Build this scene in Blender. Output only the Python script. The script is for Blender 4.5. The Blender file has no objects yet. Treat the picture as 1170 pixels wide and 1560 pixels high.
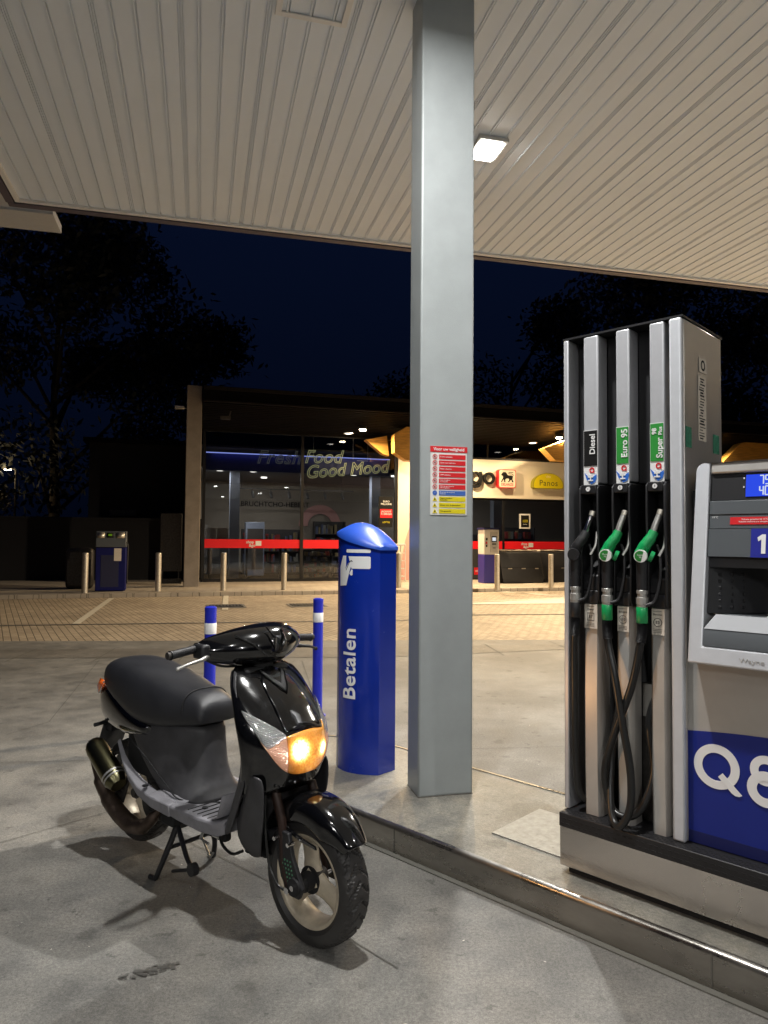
import bpy, bmesh, math, random
from math import sin, cos, pi, radians as R
from mathutils import Vector, Matrix
random.seed(7)
S = bpy.context.scene
COL = S.collection

# ------------------------------------------------------------------ camera
PITCH, ROLL = R(2.27), R(.45)
fwd = Vector((0, cos(PITCH), sin(PITCH))); up0 = Vector((0, -sin(PITCH), cos(PITCH))); r0 = Vector((1, 0, 0))
rt = r0 * cos(ROLL) + up0 * sin(ROLL); up = up0 * cos(ROLL) - r0 * sin(ROLL)
cam = bpy.data.cameras.new('camera'); camo = bpy.data.objects.new('camera', cam); COL.objects.link(camo)
camo.matrix_world = Matrix(((rt.x, up.x, -fwd.x, 0), (rt.y, up.y, -fwd.y, 0), (rt.z, up.z, -fwd.z, 1.5), (0, 0, 0, 1)))
cam.sensor_fit = 'VERTICAL'; cam.sensor_height = 36; cam.sensor_width = 27
cam.lens = 36 * 1082 / 1560; cam.clip_start = .05; cam.clip_end = 1500
S.camera = camo
S.view_settings.view_transform = 'Standard'; S.view_settings.look = 'None'
S.view_settings.exposure = -.25; S.view_settings.gamma = 1
S.cycles.use_denoising = True
S.cycles.max_bounces = 8; S.cycles.diffuse_bounces = 5; S.cycles.glossy_bounces = 4
S.cycles.transparent_max_bounces = 12; S.cycles.transmission_bounces = 6
S.cycles.sample_clamp_indirect = 6; S.cycles.caustics_reflective = False; S.cycles.caustics_refractive = False

# ------------------------------------------------------------------ night sky
W = bpy.data.worlds.new('World'); S.world = W; W.use_nodes = True
wn = W.node_tree; wn.nodes.clear()
wo = wn.nodes.new('ShaderNodeOutputWorld'); wb = wn.nodes.new('ShaderNodeBackground')
wt = wn.nodes.new('ShaderNodeTexCoord'); wx = wn.nodes.new('ShaderNodeSeparateXYZ'); wr = wn.nodes.new('ShaderNodeValToRGB')
wn.links.new(wt.outputs['Generated'], wx.inputs[0]); wn.links.new(wx.outputs['Z'], wr.inputs[0])
wn.links.new(wr.outputs[0], wb.inputs[0]); wn.links.new(wb.outputs[0], wo.inputs[0])
e = wr.color_ramp.elements
e[0].position = 0; e[0].color = (.0008, .0018, .0058, 1); e[1].position = .45; e[1].color = (.0022, .0050, .0185, 1)
wb.inputs[1].default_value = 1

# ------------------------------------------------------------------ materials
def node(nt, t, **kw):
    n = nt.nodes.new(t)
    for a, b in kw.items(): setattr(n, a, b)
    return n
def mat(name, base, rough=.5, metal=0, var=0, vscale=8, bump=0, bscale=60, rvar=0, coat=0, spec=None, emit=None, estr=0, stretch=None, aniso=0, alpha=None):
    m = bpy.data.materials.new(name); m.use_nodes = True; nt = m.node_tree
    b = nt.nodes['Principled BSDF']; L = nt.links.new
    b.inputs['Base Color'].default_value = (*base, 1); b.inputs['Roughness'].default_value = rough; b.inputs['Metallic'].default_value = metal
    if coat: b.inputs['Coat Weight'].default_value = coat; b.inputs['Coat Roughness'].default_value = .04
    if spec is not None: b.inputs['Specular IOR Level'].default_value = spec
    if emit: b.inputs['Emission Color'].default_value = (*emit, 1); b.inputs['Emission Strength'].default_value = estr
    if var or bump or rvar:
        tc = node(nt, 'ShaderNodeTexCoord'); mp = node(nt, 'ShaderNodeMapping'); L(tc.outputs['Object'], mp.inputs[0])
        if stretch: mp.inputs['Scale'].default_value = stretch
    if var or rvar:
        nz = node(nt, 'ShaderNodeTexNoise'); nz.inputs['Scale'].default_value = vscale; nz.inputs['Detail'].default_value = 6; nz.inputs['Roughness'].default_value = .65
        L(mp.outputs[0], nz.inputs[0])
    if var:
        mr = node(nt, 'ShaderNodeMapRange'); mr.inputs[1].default_value = .3; mr.inputs[2].default_value = .7
        mr.inputs[3].default_value = 1 - var; mr.inputs[4].default_value = 1 + var; L(nz.outputs[0], mr.inputs[0])
        mx = node(nt, 'ShaderNodeVectorMath', operation='SCALE'); mx.inputs[0].default_value = base; L(mr.outputs[0], mx.inputs['Scale']); L(mx.outputs[0], b.inputs['Base Color'])
    if rvar:
        mr = node(nt, 'ShaderNodeMapRange'); mr.inputs[1].default_value = .3; mr.inputs[2].default_value = .7
        mr.inputs[3].default_value = max(.02, rough - rvar); mr.inputs[4].default_value = rough + rvar; L(nz.outputs[0], mr.inputs[0]); L(mr.outputs[0], b.inputs['Roughness'])
    if bump:
        bz = node(nt, 'ShaderNodeTexNoise'); bz.inputs['Scale'].default_value = bscale; bz.inputs['Detail'].default_value = 4; L(mp.outputs[0], bz.inputs[0])
        bp = node(nt, 'ShaderNodeBump'); bp.inputs['Strength'].default_value = bump; bp.inputs['Distance'].default_value = .01; L(bz.outputs[0], bp.inputs['Height']); L(bp.outputs[0], b.inputs['Normal'])
    return m
def emis(name, c, s):
    m = bpy.data.materials.new(name); m.use_nodes = True; nt = m.node_tree; nt.nodes.clear()
    o = node(nt, 'ShaderNodeOutputMaterial'); e = node(nt, 'ShaderNodeEmission'); e.inputs[0].default_value = (*c, 1); e.inputs[1].default_value = s
    nt.links.new(e.outputs[0], o.inputs[0]); return m
def glassmat(name, tint=(.9, .93, .95), refl=.9):
    m = bpy.data.materials.new(name); m.use_nodes = True; nt = m.node_tree; nt.nodes.clear(); L = nt.links.new
    o = node(nt, 'ShaderNodeOutputMaterial'); t = node(nt, 'ShaderNodeBsdfTransparent'); t.inputs[0].default_value = (*tint, 1)
    g = node(nt, 'ShaderNodeBsdfGlossy'); g.inputs['Roughness'].default_value = .02; g.inputs[0].default_value = (refl, refl, refl, 1)
    f = node(nt, 'ShaderNodeFresnel'); f.inputs[0].default_value = 1.6; mx = node(nt, 'ShaderNodeMixShader')
    L(f.outputs[0], mx.inputs[0]); L(t.outputs[0], mx.inputs[1]); L(g.outputs[0], mx.inputs[2]); L(mx.outputs[0], o.inputs[0]); return m

def concrete(name, base, warm, stains=.35, scale=1.0, spots=True, rough=.62):
    m = bpy.data.materials.new(name); m.use_nodes = True; nt = m.node_tree; b = nt.nodes['Principled BSDF']; L = nt.links.new
    tc = node(nt, 'ShaderNodeTexCoord'); mp = node(nt, 'ShaderNodeMapping'); L(tc.outputs['Object'], mp.inputs[0])
    def nz(sc, det=6, ro=.6):
        n = node(nt, 'ShaderNodeTexNoise'); n.inputs['Scale'].default_value = sc; n.inputs['Detail'].default_value = det; n.inputs['Roughness'].default_value = ro; L(mp.outputs[0], n.inputs[0]); return n
    def mr(src, a, c, d, e):
        r = node(nt, 'ShaderNodeMapRange'); r.inputs[1].default_value = a; r.inputs[2].default_value = c; r.inputs[3].default_value = d; r.inputs[4].default_value = e; L(src, r.inputs[0]); return r.outputs[0]
    def mul(a, c):
        n = node(nt, 'ShaderNodeMath', operation='MULTIPLY'); L(a, n.inputs[0]); L(c, n.inputs[1]); return n.outputs[0]
    big = nz(.7 * scale, 5); mid = nz(4.5 * scale, 8, .7); fine = nz(75, 4, .85); grit = nz(230, 2, .8)
    f = mul(mr(big.outputs[0], .40, .60, 1 - stains * .5, 1.10), mr(mid.outputs[0], .38, .62, 1 - stains * .55, 1.15))
    f = mul(f, mr(fine.outputs[0], .38, .62, .74, 1.26)); f = mul(f, mr(grit.outputs[0], .38, .62, .78, 1.22))
    if spots:
        for sc, th, dk in ((1.1, .07, .80), (3.1, .07, .72), (7.0, .06, .66)):
            wz = nz(sc * 3, 3); ad = node(nt, 'ShaderNodeMixRGB'); ad.blend_type = 'ADD'; ad.inputs[0].default_value = .12; L(mp.outputs[0], ad.inputs[1]); L(wz.outputs['Color'], ad.inputs[2])
            v = node(nt, 'ShaderNodeTexVoronoi'); v.voronoi_dimensions = '2D'; v.inputs['Scale'].default_value = sc; L(ad.outputs[0], v.inputs[0])
            cr = node(nt, 'ShaderNodeSeparateXYZ'); L(v.outputs['Color'], cr.inputs[0])
            sz = mul(cr.outputs['X'], cr.outputs['Y'])
            th_ = mr(sz, .1, .9, 0, th * 2.6)
            sb = node(nt, 'ShaderNodeMath', operation='SUBTRACT'); L(v.outputs['Distance'], sb.inputs[0]); L(th_, sb.inputs[1])
            f = mul(f, mr(sb.outputs[0], -.035, .03, dk, 1))
    mxc = node(nt, 'ShaderNodeMixRGB'); mxc.inputs[1].default_value = (*base, 1); mxc.inputs[2].default_value = (*warm, 1); L(mr(mid.outputs[0], .35, .65, 0, 1), mxc.inputs[0])
    sc_ = node(nt, 'ShaderNodeVectorMath', operation='SCALE'); L(mxc.outputs[0], sc_.inputs[0]); L(f, sc_.inputs['Scale']); L(sc_.outputs[0], b.inputs['Base Color'])
    L(mr(mid.outputs[0], .3, .7, rough - .14, rough + .12), b.inputs['Roughness'])
    bp = node(nt, 'ShaderNodeBump'); bp.inputs['Strength'].default_value = .45; bp.inputs['Distance'].default_value = .003; L(fine.outputs[0], bp.inputs['Height']); L(bp.outputs[0], b.inputs['Normal'])
    return m
def pavers(name, c1, c2, mortar, rot=0, bw=.21, bh=.105):
    m = bpy.data.materials.new(name); m.use_nodes = True; nt = m.node_tree; b = nt.nodes['Principled BSDF']; L = nt.links.new
    tc = node(nt, 'ShaderNodeTexCoord'); mp = node(nt, 'ShaderNodeMapping'); mp.inputs['Rotation'].default_value = (0, 0, rot); L(tc.outputs['Object'], mp.inputs[0])
    br = node(nt, 'ShaderNodeTexBrick'); br.inputs['Scale'].default_value = 1; br.inputs['Brick Width'].default_value = bw; br.inputs['Row Height'].default_value = bh
    br.inputs['Mortar Size'].default_value = .007; br.inputs['Mortar Smooth'].default_value = .3; br.inputs['Bias'].default_value = 0
    br.inputs['Color1'].default_value = (*c1, 1); br.inputs['Color2'].default_value = (*c2, 1); br.inputs['Mortar'].default_value = (*mortar, 1); L(mp.outputs[0], br.inputs[0])
    nz = node(nt, 'ShaderNodeTexNoise'); nz.inputs['Scale'].default_value = .9; nz.inputs['Detail'].default_value = 9; nz.inputs['Roughness'].default_value = .7; L(mp.outputs[0], nz.inputs[0])
    mr = node(nt, 'ShaderNodeMapRange'); mr.inputs[1].default_value = .3; mr.inputs[2].default_value = .7; mr.inputs[3].default_value = .72; mr.inputs[4].default_value = 1.15; L(nz.outputs[0], mr.inputs[0])
    sc_ = node(nt, 'ShaderNodeVectorMath', operation='SCALE'); L(br.outputs[0], sc_.inputs[0]); L(mr.outputs[0], sc_.inputs['Scale']); L(sc_.outputs[0], b.inputs['Base Color'])
    b.inputs['Roughness'].default_value = .75
    bp = node(nt, 'ShaderNodeBump'); bp.inputs['Strength'].default_value = .8; bp.inputs['Distance'].default_value = .006; bp.invert = True; L(br.outputs['Fac'], bp.inputs['Height']); L(bp.outputs[0], b.inputs['Normal'])
    return m

M = {}
M['concrete'] = concrete('forecourt_concrete', (.235, .228, .212), (.200, .190, .170), .58)
M['concrete_island'] = concrete('island_concrete', (.29, .28, .25), (.22, .205, .17), .70, 1.6, rough=.46)
M['gutter'] = concrete('gutter_concrete', (.18, .168, .148), (.15, .138, .12), .4, 2, False)
M['paver'] = pavers('brick_pavers', (.47, .385, .28), (.37, .30, .215), (.10, .085, .06), R(61))
M['paver2'] = pavers('concrete_slabs', (.42, .37, .30), (.38, .33, .27), (.16, .14, .11), R(16.5), .3, .3)
M['joint'] = mat('joint_filler', (.12, .115, .10), .9)
M['line'] = mat('road_paint', (.62, .58, .48), .7, var=.25, vscale=14)
M['steel'] = mat('brushed_steel', (.64, .60, .56), .24, 1, var=.06, vscale=2.5, rvar=.05)
M['steel_kerb'] = mat('worn_kerb_steel', (.36, .34, .31), .30, 1, var=.16, vscale=3.5, rvar=.10, bump=.05, bscale=90, stretch=(1, 1, 3))
M['zinc'] = mat('galvanised_steel', (.62, .58, .50), .42, .85, var=.15, vscale=20)
M['col'] = mat('column_paint', (.32, .345, .35), .38, 0, bump=.14, bscale=240, rvar=.09, vscale=5, var=.06)
M['ceil'] = mat('canopy_sheet', (.83, .865, .91), .42, 0, var=.02, vscale=2)
M['ceil2'] = mat('canopy_trim', (.84, .81, .77), .45)
M['fascia'] = mat('fascia_paint', (.10, .08, .10), .5)
M['darkgroove'] = mat('groove_dark', (.30, .28, .26), .7)
M['blue'] = mat('totem_blue', (.003, .024, .30), .24, coat=.4, var=.08, vscale=3, rvar=.05)
M['blue_cap'] = mat('totem_cap_blue', (.018, .085, .52), .40, var=.08, vscale=12)
M['machine_blue'] = mat('dull_machine_blue', (.006, .008, .09), .6, spec=.2)
M['blue_post'] = mat('post_blue', (.012, .022, .42), .4, var=.1)
M['white'] = mat('white_print', (.80, .80, .80), .45)
M['bevel'] = mat('tray_bevel_grey', (.30, .31, .33), .6)
M['plate'] = mat('galvanised_plate', (.33, .315, .275), .5, .3, var=.2, vscale=30)
M['whited'] = mat('white_plastic', (.70, .69, .66), .5)
M['black'] = mat('black_plastic', (.014, .014, .016), .45)
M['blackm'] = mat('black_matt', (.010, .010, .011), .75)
M['gloss'] = mat('gloss_black_paint', (.0035, .0035, .004), .13, coat=.8, rvar=.06, vscale=14, bump=.02, bscale=12)
M['dusty'] = mat('faded_black_plastic', (.050, .049, .053), .50, var=.35, vscale=9, rvar=.1)
M['floor_pl'] = mat('grey_scooter_plastic', (.24, .235, .255), .6, var=.2, vscale=14, bump=.12, bscale=320)
M['seat'] = mat('seat_vinyl', (.022, .0225, .026), .40, rvar=.07, vscale=7, bump=.16, bscale=420, var=.1)
M['rubber'] = mat('tyre_rubber', (.030, .028, .027), .5, var=.3, vscale=25, rvar=.1)
M['rim'] = mat('dusty_cream_rim', (.58, .50, .38), .42, .25, var=.3, vscale=8)
M['engine'] = mat('engine_grey', (.07, .065, .06), .55, .6, var=.4, vscale=20)
M['rust'] = mat('heated_exhaust_steel', (.09, .065, .05), .5, .8, var=.5, vscale=14)
M['muffler'] = mat('bronze_muffler', (.16, .15, .085), .28, 1, var=.15, vscale=12)
M['chrome'] = mat('chrome', (.75, .75, .75), .12, 1)
M['alu'] = mat('cast_aluminium', (.62, .61, .58), .38, .8, var=.1, vscale=30)
M['amber'] = mat('orange_lens', (.75, .12, .01), .2, coat=.5, bump=.3, bscale=150)
M['hose'] = mat('hose_rubber', (.012, .012, .012), .33, rvar=.05, vscale=30)
M['silver'] = mat('silver_paint', (.54, .55, .58), .40, .35, var=.04, vscale=30)
M['silverl'] = mat('light_silver_paint', (.62, .64, .68), .42, .25, var=.04, vscale=20)
M['sidep'] = mat('brushed_side_panel', (.60, .57, .54), .34, .75, var=.08, vscale=2, rvar=.05)
M['cab'] = mat('cabinet_steel', (.54, .52, .49), .38, .45, var=.10, vscale=2.2, rvar=.08)
M['grey'] = mat('grey_panel', (.085, .095, .105), .42)
M['charcoal'] = mat('charcoal_panel', (.035, .036, .04), .5, var=.1)
M['qblue'] = mat('cabinet_blue_film', (.006, .018, .21), .42, var=.06, vscale=3)
M['green'] = mat('nozzle_green', (.006, .30, .085), .35, coat=.25, var=.1)
M['green_l'] = mat('label_green', (.028, .27, .042), .45)
M['red'] = mat('sign_red', (.62, .012, .018), .45)
M['redglass'] = mat('red_film', (.75, .012, .018), .4, emit=(.8, .01, .015), estr=.10)
M['yellow'] = mat('sign_yellow', (.72, .60, .01), .45)
M['signblue'] = mat('sign_blue', (.05, .13, .45), .45)
M['swoosh'] = mat('logo_light_blue', (.035, .16, .62), .4)
M['paper'] = mat('sticker_paper', (.66, .60, .52), .55, var=.1, vscale=40)
M['ink'] = mat('ink', (.012, .012, .012), .6, spec=.12)
M['pink'] = mat('pink_paint', (.66, .37, .33), .7)
M['cream'] = mat('cream_wall', (.78, .70, .55), .6, var=.04, vscale=1)
M['pillar'] = mat('pillar_render', (.27, .235, .20), .85, var=.18, vscale=3, bump=.3, bscale=30)
M['roof'] = mat('roof_edge', (.005, .0045, .005), .5, var=.1, spec=.05)
M['soffit'] = mat('soffit_boards', (.006, .0055, .0055), .6, spec=.05)
M['frame'] = mat('window_frame', (.008, .008, .009), .4)
M['wood'] = mat('golden_timber', (.62, .33, .07), .5, var=.25, vscale=3, stretch=(1, 1, 9))
M['interior'] = mat('interior_wall', (.10, .09, .08), .8)
M['intfloor'] = mat('interior_floor', (.13, .12, .12), .35)
M['intcol'] = mat('interior_column', (.33, .38, .48), .5)
M['shelfm'] = mat('shelf_metal', (.05, .048, .046), .5)
M['glass'] = glassmat('shop_glass', (.78, .80, .84))
M['lensglass'] = glassmat('clear_lens_cover', (.95, .96, .97), 1)
M['bark'] = mat('bark', (.05, .04, .03), .9)
M['leaf'] = mat('dark_leaves', (.018, .022, .020), .7, var=.3, vscale=1.2)
M['purple'] = mat('kiosk_purple', (.045, .035, .30), .4)
M['grass'] = mat('verge_grass', (.03, .045, .015), .9, var=.4, vscale=3)
M['asphalt'] = mat('asphalt', (.05, .048, .045), .85, var=.2, vscale=5, bump=.3)
M['car'] = mat('car_paint_orange', (.55, .12, .05), .3, coat=.8)
M['wall'] = mat('dark_wall', (.008, .008, .010), .9, var=.2, vscale=1)
M['lcd'] = emis('lcd_blue', (.03, .08, .85), 1.1)
M['lcdw'] = emis('lcd_digits', (.75, .85, 1), 1.0)
M['neon'] = mat('pale_neon_tube', (.48, .47, .22), .5, emit=(.6, .58, .26), estr=.55)  # the tube is unlit; emission lets it show in the window
M['neond'] = mat('dim_neon_tube', (.16, .16, .13), .5, emit=(.25, .25, .2), estr=.28)  # unlit tube as well, given a fainter emission
M['bluelight'] = emis('blue_strip_light', (.35, .42, 1), 1.3)
M['bluewash'] = mat('blue_lit_bulkhead', (.05, .055, .12), .5)  # blue glow of the strip is put into the bulkhead colour
M['lamp'] = emis('led_panel', (1, .97, .90), 60)
M['lampw'] = emis('warm_lamp', (1, .80, .52), 60)
M['spotl'] = emis('ceiling_spot', (1, .93, .8), 5)
M['head'] = None

# ------------------------------------------------------------------ mesh builder
class MB:
    def __init__(s, off=(0, 0, 0)): s.v = []; s.f = []; s.o = Vector(off)
    def add(s, vs, fs):
        b = len(s.v); s.v += [tuple(Vector(p) - s.o) for p in vs]; s.f += [tuple(i + b for i in f) for f in fs]; return s
    def box(s, x0, x1, y0, y1, z0, z1):
        return s.add([(x0, y0, z0), (x1, y0, z0), (x1, y1, z0), (x0, y1, z0), (x0, y0, z1), (x1, y0, z1), (x1, y1, z1), (x0, y1, z1)],
                     [(0, 3, 2, 1), (4, 5, 6, 7), (0, 1, 5, 4), (1, 2, 6, 5), (2, 3, 7, 6), (3, 0, 4, 7)])
    def prism(s, poly, a, b, ax='y'):
        n = len(poly)
        P = {'y': lambda p, h: (p[0], h, p[1]), 'z': lambda p, h: (p[0], p[1], h), 'x': lambda p, h: (h, p[0], p[1])}[ax]
        return s.add([P(p, a) for p in poly] + [P(p, b) for p in poly],
                     [tuple(range(n)), tuple(range(2 * n - 1, n - 1, -1))] + [(i, (i + 1) % n, (i + 1) % n + n, i + n) for i in range(n)])
    def loft(s, secs, closed=True, cap=True):
        n = len(secs[0]); vs = [p for q in secs for p in q]; fs = []
        for i in range(len(secs) - 1):
            for j in range(n if closed else n - 1):
                fs.append((i * n + j, i * n + (j + 1) % n, (i + 1) * n + (j + 1) % n, (i + 1) * n + j))
        if cap and closed: fs += [tuple(range(n)), tuple(range((len(secs) - 1) * n, len(secs) * n))]
        return s.add(vs, fs)
    def cyl(s, p0, p1, r0, r1=None, n=16, cap=True):
        return s.tube([p0, p1], [r0, r0 if r1 is None else r1], n, cap)
    def tube(s, pts, r, n=10, cap=True):
        pts = [Vector(p) for p in pts]; rs = r if isinstance(r, (list, tuple)) else [r] * len(pts)
        secs = []; t0 = (pts[1] - pts[0]).normalized(); a = t0.orthogonal().normalized()
        for i, p in enumerate(pts):
            t = (pts[min(i + 1, len(pts) - 1)] - pts[max(i - 1, 0)]).normalized()
            a = (a - t * a.dot(t)).normalized(); b = t.cross(a)
            secs.append([p + (a * cos(2 * pi * j / n) + b * sin(2 * pi * j / n)) * rs[i] for j in range(n)])
        return s.loft(secs, True, cap)
    def lathe(s, prof, c, axis='y', n=48, fn=None, cap=True):
        secs = []
        for k, (r, h) in enumerate(prof):
            ring = []
            for j in range(n):
                a = 2 * pi * j / n; rr = r + (fn(a, k) if fn else 0)
                p = {'y': (rr * cos(a), h, rr * sin(a)), 'z': (rr * cos(a), rr * sin(a), h), 'x': (h, rr * cos(a), rr * sin(a))}[axis]
                ring.append(Vector(c) + Vector(p))
            secs.append(ring)
        return s.loft(secs, True, cap)
    def ring(s, cx, cz, ro, ri, a, b, ax='y', n=40):
        o = [(cx + ro * cos(2 * pi * j / n), cz + ro * sin(2 * pi * j / n)) for j in range(n)]
        i = [(cx + ri * cos(2 * pi * j / n), cz + ri * sin(2 * pi * j / n)) for j in range(n)]
        P = {'y': lambda p, h: (p[0], h, p[1]), 'z': lambda p, h: (p[0], p[1], h), 'x': lambda p, h: (h, p[0], p[1])}[ax]
        vs = [P(p, a) for p in o] + [P(p, a) for p in i] + [P(p, b) for p in o] + [P(p, b) for p in i]; fs = []
        for j in range(n):
            k = (j + 1) % n
            fs += [(j, k, n + k, n + j), (2 * n + j, 3 * n + j, 3 * n + k, 2 * n + k), (j, 2 * n + j, 2 * n + k, k), (n + j, n + k, 3 * n + k, 3 * n + j)]
        return s.add(vs, fs)
    def build(s, name, m, parent=None, bevel=0, sub=0, smooth=True, ang=38, solid=0, seg=2, kind=None):
        me = bpy.data.meshes.new(name); bm = bmesh.new()
        vs = [bm.verts.new(v) for v in s.v]
        for f in s.f:
            try: bm.faces.new([vs[i] for i in f])
            except ValueError: pass
        bmesh.ops.recalc_face_normals(bm, faces=bm.faces); bm.to_mesh(me); bm.free()
        if smooth:
            me.polygons.foreach_set('use_smooth', [True] * len(me.polygons))
            if not sub: me.set_sharp_from_angle(angle=R(ang))
        me.materials.append(m)
        o = bpy.data.objects.new(name, me); COL.objects.link(o)
        if parent: o.parent = parent
        if solid: d = o.modifiers.new('s', 'SOLIDIFY'); d.thickness = solid; d.offset = 0
        if bevel: d = o.modifiers.new('b', 'BEVEL'); d.width = bevel; d.segments = seg; d.limit_method = 'ANGLE'; d.angle_limit = R(40)
        if sub: d = o.modifiers.new('u', 'SUBSURF'); d.levels = sub; d.render_levels = sub
        if kind: o['kind'] = kind
        return o
def tag(o, label=None, cat=None, group=None, kind=None):
    if label: o['label'] = label
    if cat: o['category'] = cat
    if group: o['group'] = group
    if kind: o['kind'] = kind
    return o
def thing(name, label, cat, loc=(0, 0, 0), rz=0, group=None):
    o = bpy.data.objects.new(name, None); COL.objects.link(o); o.location = loc; o.rotation_euler = (0, 0, rz); o.empty_display_size = .1
    return tag(o, label, cat, group)
def copytree(o, parent=None):
    c = o.copy(); COL.objects.link(c); c.parent = parent
    for ch in list(o.children): copytree(ch, c)
    return c
def text(body, size, m, parent, loc, rot=(pi / 2, 0, 0), ext=.001, name='lettering', align='CENTER', shear=0, outline=0, sx=1, bold=0, space=1):
    cu = bpy.data.curves.new('t', 'FONT'); cu.body = body; cu.size = size; cu.align_x = align; cu.align_y = 'CENTER'; cu.extrude = ext
    cu.shear = shear; cu.space_character = space; cu.offset = bold; cu.resolution_u = 4
    if outline: cu.fill_mode = 'NONE'; cu.extrude = 0; cu.bevel_depth = outline; cu.bevel_resolution = 1
    t = bpy.data.objects.new('t', cu); COL.objects.link(t); bpy.context.view_layer.update()
    me = bpy.data.meshes.new_from_object(t.evaluated_get(bpy.context.evaluated_depsgraph_get())); bpy.data.objects.remove(t)
    me.transform(Matrix.Diagonal((sx, 1, 1, 1))); me.materials.clear(); me.materials.append(m)
    o = bpy.data.objects.new(name, me); COL.objects.link(o); o.parent = parent; o.location = loc; o.rotation_euler = rot
    return o
def arc(cx, cy, r, a0, a1, n=12): return [(cx + r * cos(R(a0 + (a1 - a0) * i / n)), cy + r * sin(R(a0 + (a1 - a0) * i / n))) for i in range(n + 1)]
def spline(pts, n=8):
    P = [Vector(p) for p in pts]; P = [P[0] * 2 - P[1]] + P + [P[-1] * 2 - P[-2]]; out = []
    for i in range(1, len(P) - 2):
        for k in range(n):
            t = k / n; a, b, c, d = P[i - 1:i + 3]
            out.append(.5 * ((2 * b) + (c - a) * t + (2 * a - 5 * b + 4 * c - d) * t * t + (3 * b - a - 3 * c + d) * t ** 3))
    out.append(P[-2]); return out
K = Vector((sin(R(46)), -cos(R(46)), 0)); N = Vector((cos(R(46)), sin(R(46)), 0)); KROT = math.atan2(K.y, K.x)
def kp(s, t, z): return K * s + N * t + Vector((0, 0, z))
BROT = R(14.5); QROT = R(16.5)
def bp_(u, v, z): return Vector((u * cos(BROT) - v * sin(BROT), u * sin(BROT) + v * cos(BROT), z))
def qp(u, v, z): return Vector((u * cos(QROT) - v * sin(QROT), u * sin(QROT) + v * cos(QROT), z))

# ================================================================== SETTING
MB().box(-400, 400, -200, 700, -.5, -.012).build('ground', M['asphalt'], kind='structure')
g = MB(); 
g.add([(-25, -14, 0), (25, -14, 0), (25, 10.3 + 25 * .09, 0), (-25, 9.9 - 25 * .04, 0)], [(0, 1, 2, 3)]).build('forecourt', M['concrete'], kind='structure')
def strip(name, pts, w, m, z=.004):
    b = MB()
    for (x0, y0), (x1, y1) in zip(pts[:-1], pts[1:]):
        d = Vector((x1 - x0, y1 - y0, 0)); n = Vector((-d.y, d.x, 0)).normalized() * w / 2
        a = Vector((x0, y0, z)); c = Vector((x1, y1, z)); b.add([a - n, c - n, c + n, a + n], [(0, 1, 2, 3)])
    return b.build(name, m, kind='structure')
b = MB()
for pts in ([(-1.45, 4.0), (-.77, 3.42), (-.46, 3.15), (-.08, 2.69), (.06, 2.55)], [(-3.2, 4.72), (-1.11, 4.93), (-.99, 5.0), (2.2, 5.35)], [(-2.85, 5.45), (-2.71, 5.84), (-3.5, 8.85)], [(-1.0, 8.85), (-.42, 5.52)], [(3.1, 9.1), (2.1, 4.9)], [(-3.3, 2.0), (-1.45, 4.0), (-1.11, 4.93)]):
    for (x0, y0), (x1, y1) in zip(pts[:-1], pts[1:]):
        d = Vector((x1 - x0, y1 - y0, 0)); n = Vector((-d.y, d.x, 0)).normalized() * .0024
        a = Vector((x0, y0, .004)); c = Vector((x1, y1, .004)); b.add([a - n, c - n, c + n, a + n], [(0, 1, 2, 3)])
b.build('expansion_joints', M['joint'], kind='structure')
# kerb flush strip between forecourt and pavers, then pavers
MB().add([(-25, 8.0, .004), (-4.7, 8.86, .004), (0, 9.15, .004), (2.55, 9.95, .004), (25, 13.3, .004), (25, 13.8, .004), (2.55, 10.41, .004), (0, 10.05, .004), (-5.2, 9.5, .004), (-25, 8.6, .004)],
         [(0, 1, 8, 9), (1, 2, 7, 8), (2, 3, 6, 7), (3, 4, 5, 6)]).build('kerb_strip', M['gutter'], kind='structure')
b = MB()
for x in [-7.6 + 1.02 * i for i in range(22)]:
    y0 = 8.86 + (x + 4.7) * .06 if x < 0 else 9.15 + x * .31 * min(1, x / 2.55 + .3) if x < 2.55 else 9.95 + (x - 2.55) * .149
    b.add([(x, y0 - .25, .008), (x + .012, y0 - .25, .008), (x - .10, y0 + .75, .008), (x - .112, y0 + .75, .008)], [(0, 1, 2, 3)])
b.build('kerb_strip_joints', M['joint'], kind='structure')
MB().add([(-40, 8.3, -.004), (-5.2, 9.45, -.004), (0, 10.0, -.004), (2.55, 10.38, -.004), (40, 16, -.004), (40, 34, -.004), (-40, 12, -.004)], [(0, 1, 2, 3, 4, 5, 6)]).build('driveway', M['paver'], kind='structure')
strip('drain_channel', [(-20, 9.7), (-6.5, 12.13), (.42, 13.4), (1.83, 14.45), (3.6, 14.7), (25, 18.2)], .10, M['gutter'], .004)
strip('drain_slot', [(1.2, 14.13), (1.83, 14.45), (3.6, 14.7), (25, 18.2)], .035, M['joint'], .008)
b = MB()
for p0, p1, w in (((-5.35, 12.44), (-6.78, 17.8), .13), ((-3.35, 15.1), (-4.17, 18.9), .13), ((5.6, 19.3), (2.4, 22.0), .12), ((6.4, 17.3), (3.4, 21.5), .12)):
    d = Vector((p1[0] - p0[0], p1[1] - p0[1], 0)); n = Vector((-d.y, d.x, 0)).normalized() * w / 2; a = Vector((*p0, .004)); c = Vector((*p1, .004)); b.add([a - n, c - n, c + n, a + n], [(0, 1, 2, 3)])
for i in range(7):
    a = Vector((2.05 + .62 * i, 17.0 + .42 * i, .004)); d = Vector((2.6, .5, 0)); n = Vector((0, .16, 0)); b.add([a - n, a + d - n, a + d + n, a - d * .4 + n], [(0, 1, 2, 3)])
b.build('parking_markings', M['line'], kind='structure')
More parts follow.
